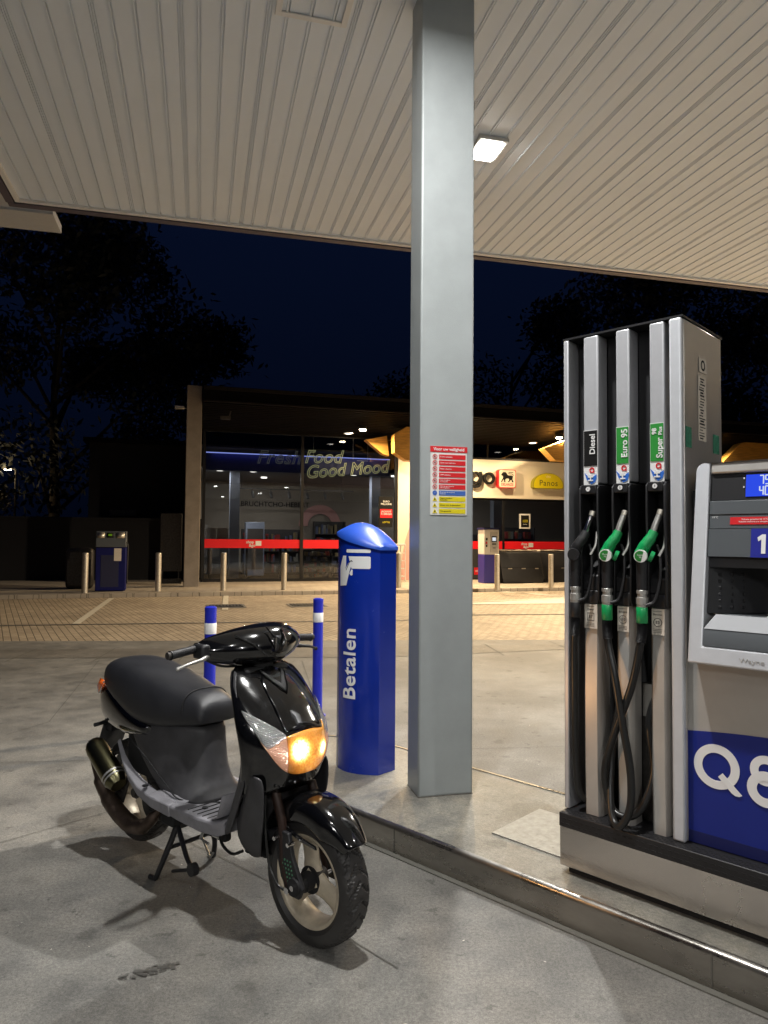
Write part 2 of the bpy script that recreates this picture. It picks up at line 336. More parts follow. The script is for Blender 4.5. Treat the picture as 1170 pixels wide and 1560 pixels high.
# shop pavement
pv = MB()
poly = [qp(-30, 19.0, 0), qp(9, 19.3, 0), qp(30, 19.7, 0), qp(30, 40, 0), qp(-30, 40, 0)]
pv.prism([(p.x, p.y) for p in poly], -.3, .10, 'z').build('pavement', M['paver2'], bevel=.02, kind='structure')
# drain grates
def grate(x, y, rz, lab):
    t = thing('drain_grate', lab, 'drain grate', (x, y, .004), rz, 'drain grates in the brick driveway')
    MB().box(-.42, .42, -.42, .42, 0, .003).build('surround', M['gutter'], t)
    MB().box(-.36, .36, -.30, .30, .005, .008).build('pit', M['blackm'], t)
    b = MB()
    for i in range(10): b.box(-.34 + .073 * i, -.31 + .073 * i, -.28, .28, .010, .018)
    b.build('bars', M['engine'], t)
grate(-3.5, 15.9, R(16), 'square grate in the paving beyond the left blue and white post')
grate(-1.75, 16.3, R(16), 'square grate in the paving beyond the right blue and white post')

# pump island
isl = thing('pump_island', 'raised concrete pump island with steel kerb', 'traffic island', kp(-3.75, 2.53, 0), KROT)
del isl['label'], isl['category']; isl['kind'] = 'structure'
off = (-3.75, 2.53, 0)
w2 = .5; cxs = -3.42
def outline(gr):
    return [(3.2, 2.53 + gr), (cxs, 2.53 + gr)] + [(cxs + (w2 - gr) * cos(R(a)), 3.03 + (w2 - gr) * sin(R(a))) for a in range(-105, -256, -15)] + [(cxs, 3.53 - gr), (3.2, 3.53 - gr)]
MB(off).prism(outline(.018), 0, .127, 'z').build('island_slab', M['concrete_island'], isl)
o1, o2 = outline(0), outline(.03); n_ = len(o1)
kb = MB(off)
secs = []
for (a, c) in zip(o1, o2):
    d = Vector((c[0] - a[0], c[1] - a[1]))
    P = lambda f, z: (a[0] + d.x * f, a[1] + d.y * f, z)
    secs.append([P(0, 0), P(0, .112), P(.10, .122), P(.30, .130), P(1, .1315), P(1, .0)])
kb.loft(secs).build('kerb_edging', M['steel_kerb'], isl, ang=60)
b = MB(off)
for s_ in (-2.36, -.9, .6, 2.0): b.box(s_, s_ + .006, 2.528, 2.5295, .002, .12)
b.box(-3.3, 3.2, 2.500, 2.529, .0, .006).build('kerb_joints', M['joint'], isl)
# tread plate on the island
t = thing('access_cover', 'rectangular diamond pattern metal plate lying on the island beside the fuel pump', 'floor plate', kp(-2.0, 2.82, .1275), KROT)
tp = MB((-2.0, 2.82, .1275)); tp.box(-1.985, -1.6, 2.80, 3.22, .1275, .133).build('plate', M['plate'], t, bevel=.002)
b = MB((-2.0, 2.82, .1275)); 
for i in range(15):
    for j in range(17):
        cx = -1.972 + .0255 * i; cy = 2.813 + .0245 * j; s_ = 1 if (i + j) % 2 else -1
        dx, dy = .009, .009 * s_; nx, ny = -dy * .3, dx * .3
        b.add([(cx - dx, cy - dy, .1332), (cx + nx, cy + ny, .1347), (cx + dx, cy + dy, .1332), (cx - nx, cy - ny, .1347)], [(0, 3, 2, 1)])
b.build('raised_pattern', M['plate'], t)

# ================================================================== CANOPY
can = thing('canopy', 'large flat canopy with pale ribbed metal ceiling held by the grey column', 'canopy', bp_(0, 0, 4.6), BROT); can.scale = (1.0333, 1.0333, 1)
U0, U1, V0, V1 = -1.60, 16, -8, 6.79
ceil = MB()
unit = .486; ub = -1.133
prof = []   # (u, z) profile across the panels
u = U0 + .02
seams = []
k0 = int((U0 - ub) / unit) - 1
for k in range(k0, 45):
    base = ub + k * unit
    seams += [(base - .014, .010), (base, .010), (base + .014, .010), (base + .110, .016), (base + .243, .016), (base + .376, .016)]
seams = [q_ for q_ in seams if U0 + .05 < q_[0] < U1 - .05]
pts = [(U0, 0)]
for (s_, w_) in seams:
    h = w_ / 2
    if w_ > .012: pts += [(s_ - .015, 0), (s_ - .013, -.009), (s_ - .004, -.009), (s_ - .004, .018), (s_ + .006, .018), (s_ + .006, 0)]
    else: pts += [(s_ - .004, 0), (s_ - .003, .014), (s_ + .003, .014), (s_ + .004, 0)]
pts.append((U1, 0))
secs = [[(u_, v_, z_) for (u_, z_) in pts] for v_ in (V0, V1)]
ceil.loft(secs, closed=False).build('ceiling_panels', M['ceil'], can, smooth=False)
MB().box(U0 - .05, U1 + .05, V0 - .05, V1 + .08, .03, .55).build('roof_slab', M['ceil2'], can)
b = MB(); b.box(U0 - .045, U0, V0, V1 + .045, -.022, .03).box(U0, U1, V1, V1 + .045, -.022, .03)
b.build('edge_trim', M['ceil2'], can, bevel=.003)
MB().box(U0 - .11, U1, V1 + .055, V1 + .13, -.03, .62).box(U0 - .12, U0 - .055, V0, V1 + .05, -.03, .62).build('fascia', M['fascia'], can)
# access hatch near the column
hb = MB(); 
hu0, hu1, hv0, hv1 = .36, .775, 3.42, 3.97
for (a_, b_, c_, d_) in ((hu0, hu0 + .035, hv0, hv1), (hu1 - .035, hu1, hv0, hv1), (hu0 + .035, hu1 - .035, hv1 - .035, hv1), (hu0 + .035, hu1 - .035, hv0, hv0 + .035)): hb.box(a_, b_, c_, d_, -.014, -.005)
hb.build('access_hatch', M['ceil2'], can, bevel=.002)
# second canopy edge seen past the left corner
t = thing('gutter_box', 'grey metal gutter end showing past the far left corner of the canopy', 'gutter', (-4.06, 8.5, 5.43), BROT)
MB().prism([(0, 0), (.0, .10), (-.03, .10), (-.035, .03), (-3, .03), (-3, .0)], 0, .55, 'y').box(-3, -.02, -.35, .0, .03, .19).box(-3, -.3, -1.2, -.35, .10, .19).build('gutter_trough', M['silverl'], t)

def fixture(x, y, lab, power, color=(1, .99, .96), spread=165):
    rz = BROT
    t = thing('canopy_light', lab, 'ceiling light', (x * 1.0333, y * 1.0333, 4.6), rz, 'led lights under the canopy')
    MB().box(-.12, .12, -.16, .16, -.035, -.006).build('housing', M['whited'], t, bevel=.006)
    MB().box(-.085, .085, -.12, .12, -.050, -.036).build('led_panel', M['lamp'], t, bevel=.005)
    la = bpy.data.lights.new('canopy_lamp', 'AREA'); la.shape = 'RECTANGLE'; la.size = .10; la.size_y = .13; la.energy = power; la.color = color; la.spread = R(spread)
    lo = bpy.data.objects.new('canopy_lamp', la); COL.objects.link(lo); lo.parent = t; lo.location = (0, 0, -.056)
fixture(.76, 5.29, 'bright square led light on the canopy ceiling just right of the column', 185)
fixture(.0, 2.35, 'led light above the scooter', 160, spread=166)
fixture(4.3, 7.1, 'added led light, out of view at the far right of the canopy, brightening the yard', 200, (1, .95, .86))  # invented fixture out of view, put in to brighten the right yard
fixture(5.2, 1.2, 'led light above the right pump lane', 35)
fixture(-1.3, -1.0, 'added led fill light behind the viewer', 22)  # added fill lamp, brightens the pump front from the viewer's side
fixture(4.6, -4.0, 'added led light behind the fuel pump for ceiling bounce', 170)  # made-up fixture; light bounced off the floor lifts the ceiling
fixture(-3.5, -4.6, 'added led light far behind the viewer to the left for ceiling bounce', 170)  # unseen lamp added so the floor throws light onto the ceiling
fixture(.6, -6.2, 'added led light farthest behind the viewer for ceiling bounce', 300)  # strongest of the added rear lamps that brighten the ceiling by bounce

# column
c0 = Vector((.194, 3.845, 0)); crz = math.atan2(.075, .30)
t = thing('support_column', 'tall grey painted steel column carrying the canopy', 'column', (c0.x, c0.y, .127), crz)
MB().box(0, .309, 0, .212, 0, 4.480).build('shaft', M['col'], t, bevel=.010, seg=3)
MB().box(-.001, .310, -.001, .213, .0, .004).build('sealant', M['gutter'], t)
# safety notice
sg = thing('safety_notice', 'white notice with red, blue and yellow rows fixed to the front of the grey column', 'sign', (c0.x, c0.y, 1.5), crz)

so = (0, 0, 1.5)
MB(so).box(.058, .268, -.0040, -.0005, 1.640, 2.015).build('board', M['whited'], sg)
MB(so).box(.056, .270, -.0062, -.0042, 1.984, 2.016).build('header', M['red'], sg)
text('Voor uw veiligheid', .0235, M['white'], sg, (.163, -.0072, .4995), ext=.0004, bold=.0004)
rows = ['Roken verboden', 'Open vuur verboden', 'Motor uitzetten', 'GSM uitzetten', 'Geen draagbare\nvuurwapens', 'Gebruik aan de pomp\nniet toegelaten', 'Bij gevaar de noodstop\nbedienen', 'Opgelet brandbare\nvloeistoffen', 'Gevaar voor de gezondheid', 'Milieugevaarlijk']
br, bb, by_, bi, wi = MB(so), MB(so), MB(so), MB(so), MB(so)
for i in range(10):
    zc = 1.958 - .0330 * i; cx = .083
    (br if i < 6 else bb if i == 6 else by_).box(.107, .260, -.0060, -.0042, zc - .0125, zc + .0125)
    if i < 7:
        (br if i < 6 else bb).ring(cx, zc, .0132, .0105 if i < 6 else .002, -.0060, -.0042, n=20)
        if i < 6: br.prism([(cx - .0095, zc + .0075), (cx - .0075, zc + .0095), (cx + .0095, zc - .0075), (cx + .0075, zc - .0095)], -.0066, -.0061)
        if i < 6: bi.box(cx - .005, cx + .004, -.0052, -.0043, zc - .004, zc + .003)
    else:
        by_.prism([(cx - .013, zc - .011), (cx + .013, zc - .011), (cx, zc + .012)], -.0060, -.0042)
        bi.box(cx - .003, cx + .003, -.0066, -.0061, zc - .007, zc + .003)
    two = '\n' in rows[i]
    text(rows[i], .0092 if two else .0105, M['ink'] if i > 6 else M['white'], sg, (.112, -.0068, zc - 1.5), ext=.0002, align='LEFT')
br.build('red_rows', M['red'], sg); bb.build('blue_row', M['signblue'], sg); by_.build('yellow_rows', M['yellow'], sg); bi.build('symbols', M['ink'], sg)

# ================================================================== PAYMENT TOTEM
tt = thing('payment_totem', 'tall blue payment post with rounded cap reading Betalen on the island beside the column', 'payment post', kp(-3.1, 3.07, .1275), KROT)
to = (-3.1, 3.07, .1275)
def face_t(s_):
    a = min(1, max(0, (s_ + 3.252) / .317)); return 2.965 - .213 * a + .258 * a * a
def foot(g=0, s0=-3.252, s1=-2.935, n=40):
    f = [(s0 - g + (s1 - s0 + 2 * g) * i / n, face_t(s0 + (s1 - s0) * i / n) - g) for i in range(n + 1)]
    return f + [(s_, 6.16 - t_) for (s_, t_) in f[::-1]]
fp = foot(); MB(to)
b = MB(to)
def zt(s_): return 1.532 - (s_ + 3.262) * .27
b.loft([[(x, y, .1275) for x, y in fp], [(x, y, zt(x)) for x, y in fp]]).build('body', M['blue'], tt, ang=30)
fo = foot(.008, n=14); n2 = 15; b = MB(to); secs = []
mid = []
def ztop(s_):
    a = (s_ + 3.276) / (.355); a = min(1, max(0, a)); return zt(s_) + .020 + .088 * (sin(pi * a ** .80)) ** .95
for i in range(n2):
    s_, tf = fo[i]; tb = 6.16 - tf; e_ = zt(s_); top = ztop(s_)
    q_ = [(s_, tf, e_ - .002), (s_, tf, e_ + .016)]
    for j in range(1, 10):
        a = j / 10; q_.append((s_, tf + (tb - tf) * a, e_ + .018 + (top - e_ - .018) * sin(pi * a) ** .8))
    q_ += [(s_, tb, e_ + .016), (s_, tb, e_ - .002)]
    secs.append(q_)
b.loft(secs).build('cap', M['blue_cap'], tt, ang=50)
MB(to).box(-3.30, -3.24, 3.06, 3.15, .985, 1.20).build('card_terminal', M['black'], tt, bevel=.008)
b = MB(to)
for s_, t_ in ((-3.00, 2.975), (-2.946, 3.06)): b.lathe([(.009, 0), (.009, .012), (.005, .016)], (s_, t_ - .004, .150), 'y', 8)
b.build('anchor_bolts', M['zinc'], tt)
def drape(o, d=.0026):   # wrap flat lettering round the curved front of the totem
    mw = Matrix.Translation(o.location) @ o.rotation_euler.to_matrix().to_4x4()
    bm = bmesh.new(); bm.from_mesh(o.data); bmesh.ops.triangulate(bm, faces=bm.faces)
    for _ in range(2): bmesh.ops.subdivide_edges(bm, edges=[e for e in bm.edges if e.calc_length() > .012], cuts=1)
    bm.to_mesh(o.data); bm.free()
    for v in o.data.vertices:
        p = mw @ v.co; s_ = p.x + to[0]; dep = p.y
        v.co = Vector((p.x, face_t(s_) - to[1] - d - max(-.0005, min(.0005, dep)), p.z))
    o.location = (0, 0, 0); o.rotation_euler = (0, 0, 0)
o = text('Betalen', .131, M['white'], tt, (-3.096 - to[0], 0, .765 - to[2]), rot=(pi / 2, -pi / 2, 0), bold=.0022, name='lettering', sx=1.02, space=1.06)
drape(o)
def flat(name, poly, m, parent, ofs, d, depth=.0004, sub=6):
    # polygon on the curved face, refined so that it bends with it
    bm = bmesh.new(); vs = [bm.verts.new((x - ofs[0], 0, z - ofs[2])) for x, z in [(a_ + .024, b_) for a_, b_ in poly]]; f = bm.faces.new(vs)
    bmesh.ops.triangulate(bm, faces=[f]); 
    for _ in range(3): bmesh.ops.subdivide_edges(bm, edges=bm.edges, cuts=1, use_grid_fill=True)
    for v in bm.verts: v.co.y = face_t(v.co.x + ofs[0]) - ofs[1] - d
    me = bpy.data.meshes.new(name); bm.to_mesh(me); bm.free(); me.materials.append(m)
    o = bpy.data.objects.new(name, me); COL.objects.link(o); o.parent = parent; return o
pic = flat('payment_pictogram', [(-3.150, 1.424), (-3.005, 1.424), (-3.001, 1.428), (-3.001, 1.440), (-3.005, 1.444), (-3.150, 1.444), (-3.154, 1.440), (-3.154, 1.428)], M['white'], tt, to, .0016)
flat('card', [(-3.135, 1.402), (-3.006, 1.402), (-3.001, 1.397), (-3.001, 1.335), (-3.006, 1.329), (-3.112, 1.329)], M['white'], pic, to, .0016)
flat('hand', [(-3.187, 1.405), (-3.156, 1.405), (-3.156, 1.345), (-3.163, 1.325), (-3.128, 1.370), (-3.118, 1.378), (-3.108, 1.374), (-3.106, 1.362), (-3.122, 1.325), (-3.135, 1.285), (-3.150, 1.252), (-3.152, 1.228), (-3.219, 1.222), (-3.222, 1.335)], M['white'], pic, to, .0022)
flat('thumb_tip', [(-3.128, 1.300), (-3.112, 1.325), (-3.104, 1.322), (-3.104, 1.292), (-3.110, 1.288), (-3.122, 1.290)], M['white'], pic, to, .0016)
flat('thumb_line', [(-3.158, 1.318), (-3.153, 1.318), (-3.125, 1.366), (-3.114, 1.374), (-3.107, 1.368), (-3.103, 1.372), (-3.113, 1.380), (-3.127, 1.371)], M['ink'], pic, to, .0028)

# blue posts
def post(x, y, lab):
    t = thing('marker_post', lab, 'bollard', (x, y, 0), 0, 'blue and white posts behind the scooter')
    MB().cyl((0, 0, 0), (0, 0, .99), .043, n=28).build('tube', M['blue_post'], t)
    MB().lathe([(.0440, .795), (.0447, .797), (.0447, .873), (.0440, .875)], (0, 0, 0), 'z', 28).build('reflective_band', M['white'], t)
    MB().lathe([(.0445, .965), (.0445, .990), (.030, .998)], (0, 0, 0), 'z', 28).build('cap', M['blue_post'], t)
    MB().lathe([(.075, .001), (.075, .008), (.045, .012)], (0, 0, 0), 'z', 28).build('base_plate', M['blue_post'], t)
post(-1.285, 5.317, 'blue post with white band standing behind the scooter seat, left of its handlebar')
post(-.558, 6.127, 'blue post with white band just left of the blue payment post')

# ================================================================== FUEL DISPENSER
do = (-1.55, 2.72, .13)
D = thing('fuel_dispenser', 'grey fuel pump with three hoses, blue display and a big Q8 on blue', 'fuel pump', kp(*do), KROT)
SR = -.10     # right end
MB(do).box(-1.558, SR + .02, 2.682, 3.34, .158, .323).build('plinth', M['steel'], D, bevel=.006, seg=3)
b = MB(do); b.box(-1.548, SR, 2.660, 3.36, .325, .383)
b.build('base_tray', M['black'], D, bevel=.004)
b = MB(do)
for i in range(60):
    s_ = -1.54 + .0255 * i
    for j, zz in enumerate((.342, .362)): b.box(s_ + .012 * j, s_ + .015 + .012 * j, 2.6575, 2.6595, zz - .0022, zz + .0022)
    for j in range(4): b.box(s_ + .012 * (j % 2), s_ + .015 + .012 * (j % 2), 2.668 + .013 * j, 2.672 + .013 * j, .3834, .3844)
b.build('tray_slots', M['blackm'], D)
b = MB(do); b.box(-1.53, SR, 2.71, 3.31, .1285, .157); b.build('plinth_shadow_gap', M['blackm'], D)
# tower frame: back, side wall, top
TZ = 2.362
b = MB(do)
b.box(-1.552, -1.529, 2.712, 3.14, .385, TZ)
b.build('left_side_panel', M['silver'], D, bevel=.005)
MB(do).box(-1.076, -1.050, 2.735, 3.14, .385, TZ).build('right_side_panel', M['sidep'], D, bevel=.004)
b = MB(do); b.box(-1.097, -1.050, 2.708, 2.733, .385, TZ); b.build('corner_post', M['silverl'], D, bevel=.008, seg=3)
MB(do).box(-1.556, -1.046, 2.715, 3.145, TZ + .002, TZ + .010).build('top_cover', M['black'], D)
MB(do).box(-1.528, -1.098, 2.93, 2.96, .385, TZ).build('back_panel', M['blackm'], D)
b = MB(do)
for s0, s1 in ((-1.528, -1.462), (-1.392, -1.318), (-1.258, -1.178)): b.box(s0, s1, 2.80, 2.93, 1.74, TZ)
b.build('recess_panels', M['black'], D)
bars = [(-1.461, -1.394), (-1.317, -1.259), (-1.177, -1.118)]
names = [('Diesel', M['ink'], 'B7', 0), ('Euro 95', M['green_l'], 'E10', 1), ('98', M['green_l'], 'E5', 2)]
for (s0, s1), (nm, lm, eu, idx) in zip(bars, names):
    c = (s0 + s1) / 2
    bar = MB(do).box(s0, s1, 2.716, 2.80, 1.742, TZ).build('column_strip', M['silver'], D, bevel=.007, seg=3)
    lb = MB(do); secs = []
    for z in (.385, .6, .9, 1.2, 1.26):
        bul = .008 * sin(pi * (z - .385) / .875)
        secs.append([(s0 - .004, 2.80, z), (s0 - .004, 2.735 - bul, z), (s0 + .008, 2.718 - bul, z), (s1 - .008, 2.718 - bul, z), (s1 + .004, 2.735 - bul, z), (s1 + .004, 2.80, z)])
    lb.loft(secs); lb.build('lower_strip', M['cab'], D, ang=50)
    y = 2.7135
    lab = MB(do).box(s0 + .002, s1 - .002, y, y + .002, 1.735, 1.965).build('fuel_label', M['white'], D)
    MB(do).box(s0 + .004, s1 - .004, y - .0022, y - .0004, 1.815, 1.962).build('colour_field', lm, lab)
    if idx < 2: text(nm, .034 if idx == 0 else .036, M['white'], lab, (c + .010 - do[0], y - .0032 - do[1], 1.905 - do[2] if idx == 0 else 1.897 - do[2]), rot=(pi / 2, -pi / 2, 0), bold=.0006)
    else:
        text('Super', .034, M['white'], lab, (c + .012 - do[0], y - .0032 - do[1], 1.866 - do[2]), rot=(pi / 2, -pi / 2, 0), bold=.0006)
        text('98', .025, M['white'], lab, (c - .009 - do[0], y - .0032 - do[1], 1.932 - do[2]), rot=(pi / 2, -pi / 2, 0), bold=.0006)
        text('Plus', .020, M['white'], lab, (c + .015 - do[0], y - .0032 - do[1], 1.932 - do[2]), rot=(pi / 2, -pi / 2, 0), bold=.0004)
    lg = MB(do); lg.ring(c + .006, 1.797, .0115, .0065, y - .002, y - .0004, n=20); lg.prism([(c + .010, 1.790), (c + .016, 1.783), (c + .019, 1.786), (c + .013, 1.793)], y - .0024, y - .0021)
    lg.build('round_logo', M['red'], lab)
    sw = MB(do); sw.prism([(c - .027, 1.787), (c - .012, 1.772), (c + .012, 1.770), (c + .026, 1.779), (c + .027, 1.765), (c + .020, 1.747), (c + .004, 1.739), (c - .016, 1.757)], y - .002, y - .0004)
    sw.build('shield_logo', M['swoosh'], lab)
    text('Hi', .030, M['white'], lab, (c + .002 - do[0], y - .0032 - do[1], 1.765 - do[2]), rot=(pi / 2, -pi / 2, 0), bold=.0012)
    # nozzle boot: frame with an opening
    bo = MB(do)
    bo.prism([(2.93, 1.735), (2.708, 1.735), (2.690, 1.72), (2.690, 1.60), (2.705, 1.40), (2.70, 1.27), (2.715, 1.245), (2.93, 1.245)], s0 - .010, s0 - .001, 'x')
    bo.prism([(2.93, 1.735), (2.708, 1.735), (2.690, 1.72), (2.690, 1.60), (2.705, 1.40), (2.70, 1.27), (2.715, 1.245), (2.93, 1.245)], s1 + .001, s1 + .010, 'x')
    bo.box(s0 - .001, s1 + .001, 2.692, 2.80, 1.697, 1.735).box(s0 - .001, s1 + .001, 2.79, 2.80, 1.30, 1.697).box(s0 - .001, s1 + .001, 2.708, 2.80, 1.246, 1.30)
    bo.prism([(2.80, 1.43), (2.712, 1.36), (2.712, 1.30), (2.80, 1.30)], s0 - .001, s1 + .001, 'x')
    boot = bo.build('nozzle_boot', M['black'], D, bevel=.004)
    disc = MB(do); disc.lathe([(.0095, 2.6885), (.0095, 2.6915)], (c, 0, 1.717), 'y', 20); disc.build('number_disc', M['white'], boot)
    text('%d' % (idx + 1), .012, M['ink'], boot, (c - do[0], 2.6880 - do[1], 1.717 - do[2]), ext=.0002)
    st = MB(do).box(s0 + .006, s1 - .004, 2.7085, 2.7100, 1.144, 1.243).build('fuel_sticker', M['paper'], D)
    text(('Diesel', 'Benzine', 'Benzine')[idx], .011, M['ink'], st, (c - do[0], 2.7078 - do[1], 1.222 - do[2]), ext=.0002)
    text(eu, .016, M['ink'], st, (c - do[0], 2.7078 - do[1], 1.192 - do[2]), ext=.0002)
    ri = MB(do)
    if idx == 0:
        for (a_, b_, c_, d_) in ((c - .016, c + .016, 1.206, 1.208), (c - .016, c + .016, 1.176, 1.178), (c - .016, c - .014, 1.178, 1.206), (c + .014, c + .016, 1.178, 1.206)): ri.box(a_, b_, 2.7075, 2.7084, c_, d_)
    else: ri.ring(c, 1.192, .0165, .0150, 2.7075, 2.7084, n=24)
    for z in (1.234, 1.165, 1.159, 1.153): ri.box(c - .018, c + .016, 2.7078, 2.7084, z, z + .0012)
    ri.build('printing', M['ink'], st)
# inner plate between hoses
b = MB(do); b.box(-1.26, -1.17, 2.82, 2.93, .385, .93); b.build('inner_box', M['engine'], D)
MB(do).box(-1.255, -1.175, 2.815, 2.819, .80, .93).build('inner_plate', M['cab'], D)
# side panel print (tall plate on side of tower, green and grey stickers)
sp = MB(do); x_ = -1.0485
for (t0, t1, z0, z1) in ((2.872, 2.955, 1.905, 2.165), (2.885, 2.965, 2.182, 2.24)): sp.box(x_, x_ + .001, t0, t1, z0, z1)
side = sp.build('side_stickers', M['paper'], D)
sp = MB(do)
for i in range(22):
    z = 1.912 + i * .0114; sp.box(x_ + .0012, x_ + .0018, 2.880 + random.random() * .02, 2.915 + random.random() * .036, z, z + .003 + random.random() * .004)
sp.build('printing', M['ink'], side); MB(do).ring(2.925, 2.211, .022, .014, x_ + .0012, x_ + .0018, 'x', 16).build('round_print', M['ink'], side)
gm = mat('pale_green_film', (.03, .20, .12), .6, var=.5, vscale=90); MB(do).box(x_, x_ + .001, 2.742, 2.80, 1.866, 1.946).build('green_sticker', gm, D); MB(do).box(x_, x_ + .001, 3.032, 3.10, 1.868, 1.946).build('green_sticker', gm, D)

# ---- lower cabinet
cabS0 = -1.048
b = MB(do); b.box(cabS0 - .04, SR, 2.745, 3.26, .385, 1.06)
cab = b.build('cabinet', M['cab'], D, bevel=.006)
b = MB(do)
top = [(cabS0 - .038 + (SR - cabS0 + .036) * i / 20, .768 + .052 * sin(pi * min(1, (i + 3) / 22))) for i in range(21)]
b.prism([(cabS0 - .038, .387)] + top + [(SR - .002, .387)], 2.7425, 2.7455)
film = b.build('blue_panel', M['qblue'], cab)
MB(do).box(cabS0 - .038, SR - .002, 2.7410, 2.7424, .387, .43).build('dark_foot_strip', mat('dark_blue_film', (.006, .010, .085), .45), cab)
MB(do).box(cabS0 - .04, cabS0 - .004, 2.735, 2.744, .985, 1.055).build('pale_corner', M['silverl'], cab)
q8 = MB(do); qx, qz = -.948, .682
qz0 = 2.7400
q8.ring(qx, qz, .080, .050, qz0, 2.7420, n=56)
q8.prism([(qx + .006, qz - .034), (qx + .022, qz - .018), (qx + .088, qz - .083), (qx + .078, qz - .089), (qx + .064, qz - .089), (qx + .052, qz - .082)], qz0 - .0012, qz0 - .0002)
ex = -.782
q8.ring(ex, .704, .052, .024, qz0, 2.7420, n=40); q8.ring(ex, .640, .062, .030, qz0 - .0014, qz0 - .0002, n=40)
q8.build('brand_mark', M['white'], film)
# white frame of the computer head, leaning back
def tf(z): return 2.658 + (z - 1.06) * .145
hs0, hs1 = -1.018, -.20
H_ = thing  # alias kept short
def slab(b, s0, s1, z0, z1, d0, d1):   # a box lying along the leaning front; d = depth behind front plane
    b.add([(s0, tf(z0) + d0, z0), (s1, tf(z0) + d0, z0), (s1, tf(z0) + d1, z0), (s0, tf(z0) + d1, z0), (s0, tf(z1) + d0, z1), (s1, tf(z1) + d0, z1), (s1, tf(z1) + d1, z1), (s0, tf(z1) + d1, z1)],
          [(0, 3, 2, 1), (4, 5, 6, 7), (0, 1, 5, 4), (1, 2, 6, 5), (2, 3, 7, 6), (3, 0, 4, 7)])
hb = MB(do)
outer = [(hs0, 1.062), (hs1, 1.062), (hs1, 1.80)] + [(hs0 + .03 + .03 * cos(R(a)), 1.77 + .03 * sin(R(a))) for a in (90, 112, 135, 157, 180)]
inner = [(hs0 + .050, 1.125), (hs1 - .044, 1.125), (hs1 - .044, 1.796)] + [(hs0 + .050, 1.796), (hs0 + .050, 1.796), (hs0 + .050, 1.79), (hs0 + .050, 1.785), (hs0 + .050, 1.77)]
def P(p, d): return (p[0], tf(p[1]) + d, p[1])
n_ = len(outer)
vs = [P(p, 0) for p in outer] + [P(p, 0) for p in inner] + [P(p, .12) for p in outer] + [P(p, .12) for p in inner]; fs = []
for j in range(n_):
    k_ = (j + 1) % n_
    if j != 2:
        fs += [(j, k_, n_ + k_, n_ + j), (2 * n_ + j, 3 * n_ + j, 3 * n_ + k_, 2 * n_ + k_)]
    fs += [(j, 2 * n_ + j, 2 * n_ + k_, k_), (n_ + j, n_ + k_, 3 * n_ + k_, 3 * n_ + j)]
hb.add(vs, fs)
head = hb.build('head_frame', M['silverl'], D, bevel=.006, seg=3)
b = MB(do); slab(b, hs0 + .052, hs1 - .046, 1.757, 1.80, .004, .30); b.build('top_rail', M['cab'], head, bevel=.008)
b = MB(do); slab(b, hs0 + .052, hs1 - .046, 1.657, 1.755, .016, .28); disp = b.build('display_window', M['black'], head)
b = MB(do); slab(b, -.843, -.55, 1.668, 1.748, .0125, .0158); lcd = b.build('display', M['lcd'], disp)
segs = {'0': 'abcdef', '1': 'bc', '4': 'fgbc', '5': 'afgcd', '7': 'abc', '2': 'abged', '3': 'abgcd', '9': 'abcdfg'}
def digit(b, ch, x, z, h):
    w = h * .38; e = h * .065
    R_ = {'a': (x, x + w, z + h - e, z + h + e), 'g': (x, x + w, z + h / 2 - e, z + h / 2 + e), 'd': (x, x + w, z - e, z + e), 'f': (x - e, x + e, z + h / 2, z + h), 'e': (x - e, x + e, z, z + h / 2), 'b': (x + w - e, x + w + e, z + h / 2, z + h), 'c': (x + w - e, x + w + e, z, z + h / 2)}
    for s_ in segs[ch]: q_ = R_[s_]; slab(b, q_[0], q_[1], q_[2], q_[3], .0105, .012)
b = MB(do)
for i, ch in enumerate('75'): digit(b, ch, -.796 + .0185 * i, 1.712, .031)
for i, ch in enumerate('40'): digit(b, ch, -.796 + .0185 * i, 1.673, .031)
b.build('digits', M['lcdw'], lcd)
b = MB(do); slab(b, -.852, -.848, 1.733, 1.739, .0125, .0158); slab(b, -.852, -.848, 1.701, 1.707, .0125, .0158); b.build('display_marks', M['white'], disp)
b = MB(do); slab(b, hs0 + .052, hs1 - .046, 1.604, 1.655, .010, .28); b.build('grey_strip', M['grey'], head, bevel=.002)
b = MB(do); slab(b, hs0 + .052, hs1 - .046, 1.553, 1.602, .013, .28); gp = b.build('notice_strip', M['grey'], head)
b = MB(do); slab(b, -.892, -.60, 1.567, 1.594, .0105, .0128); rs = b.build('red_notice', M['red'], gp)
text('15°C', .011, M['white'], gp, (-.945 - do[0], tf(1.59) + .0122 - do[1], 1.594 - do[2]), rot=(pi / 2 - .144, 0, 0), ext=.0002)
text('Volume gemeten bij 15°C tank\nVolume mesuré à la température de', .0085, M['white'], rs, (-.800 - do[0], tf(1.58) + .0095 - do[1], 1.581 - do[2]), rot=(pi / 2 - .144, 0, 0), ext=.0002)
b = MB(do); slab(b, hs0 + .052, hs1 - .046, 1.450, 1.551, .010, .28); gp2 = b.build('number_strip', M['grey'], head)
b = MB(do); slab(b, -.818, -.66, 1.449, 1.552, .006, .0096); nb = b.build('number_field', mat('number_blue', (.012, .018, .27), .45), gp2)
b = MB(do)
def P2(x, z): return (x, tf(z) + .0045, z)
b.add([P2(-.796, 1.520), P2(-.781, 1.531), P2(-.769, 1.531), P2(-.769, 1.463), P2(-.783, 1.463), P2(-.783, 1.513), P2(-.793, 1.506)], [(0, 1, 2, 5, 6), (2, 3, 4, 5)])
b.build('pump_number', M['white'], nb)
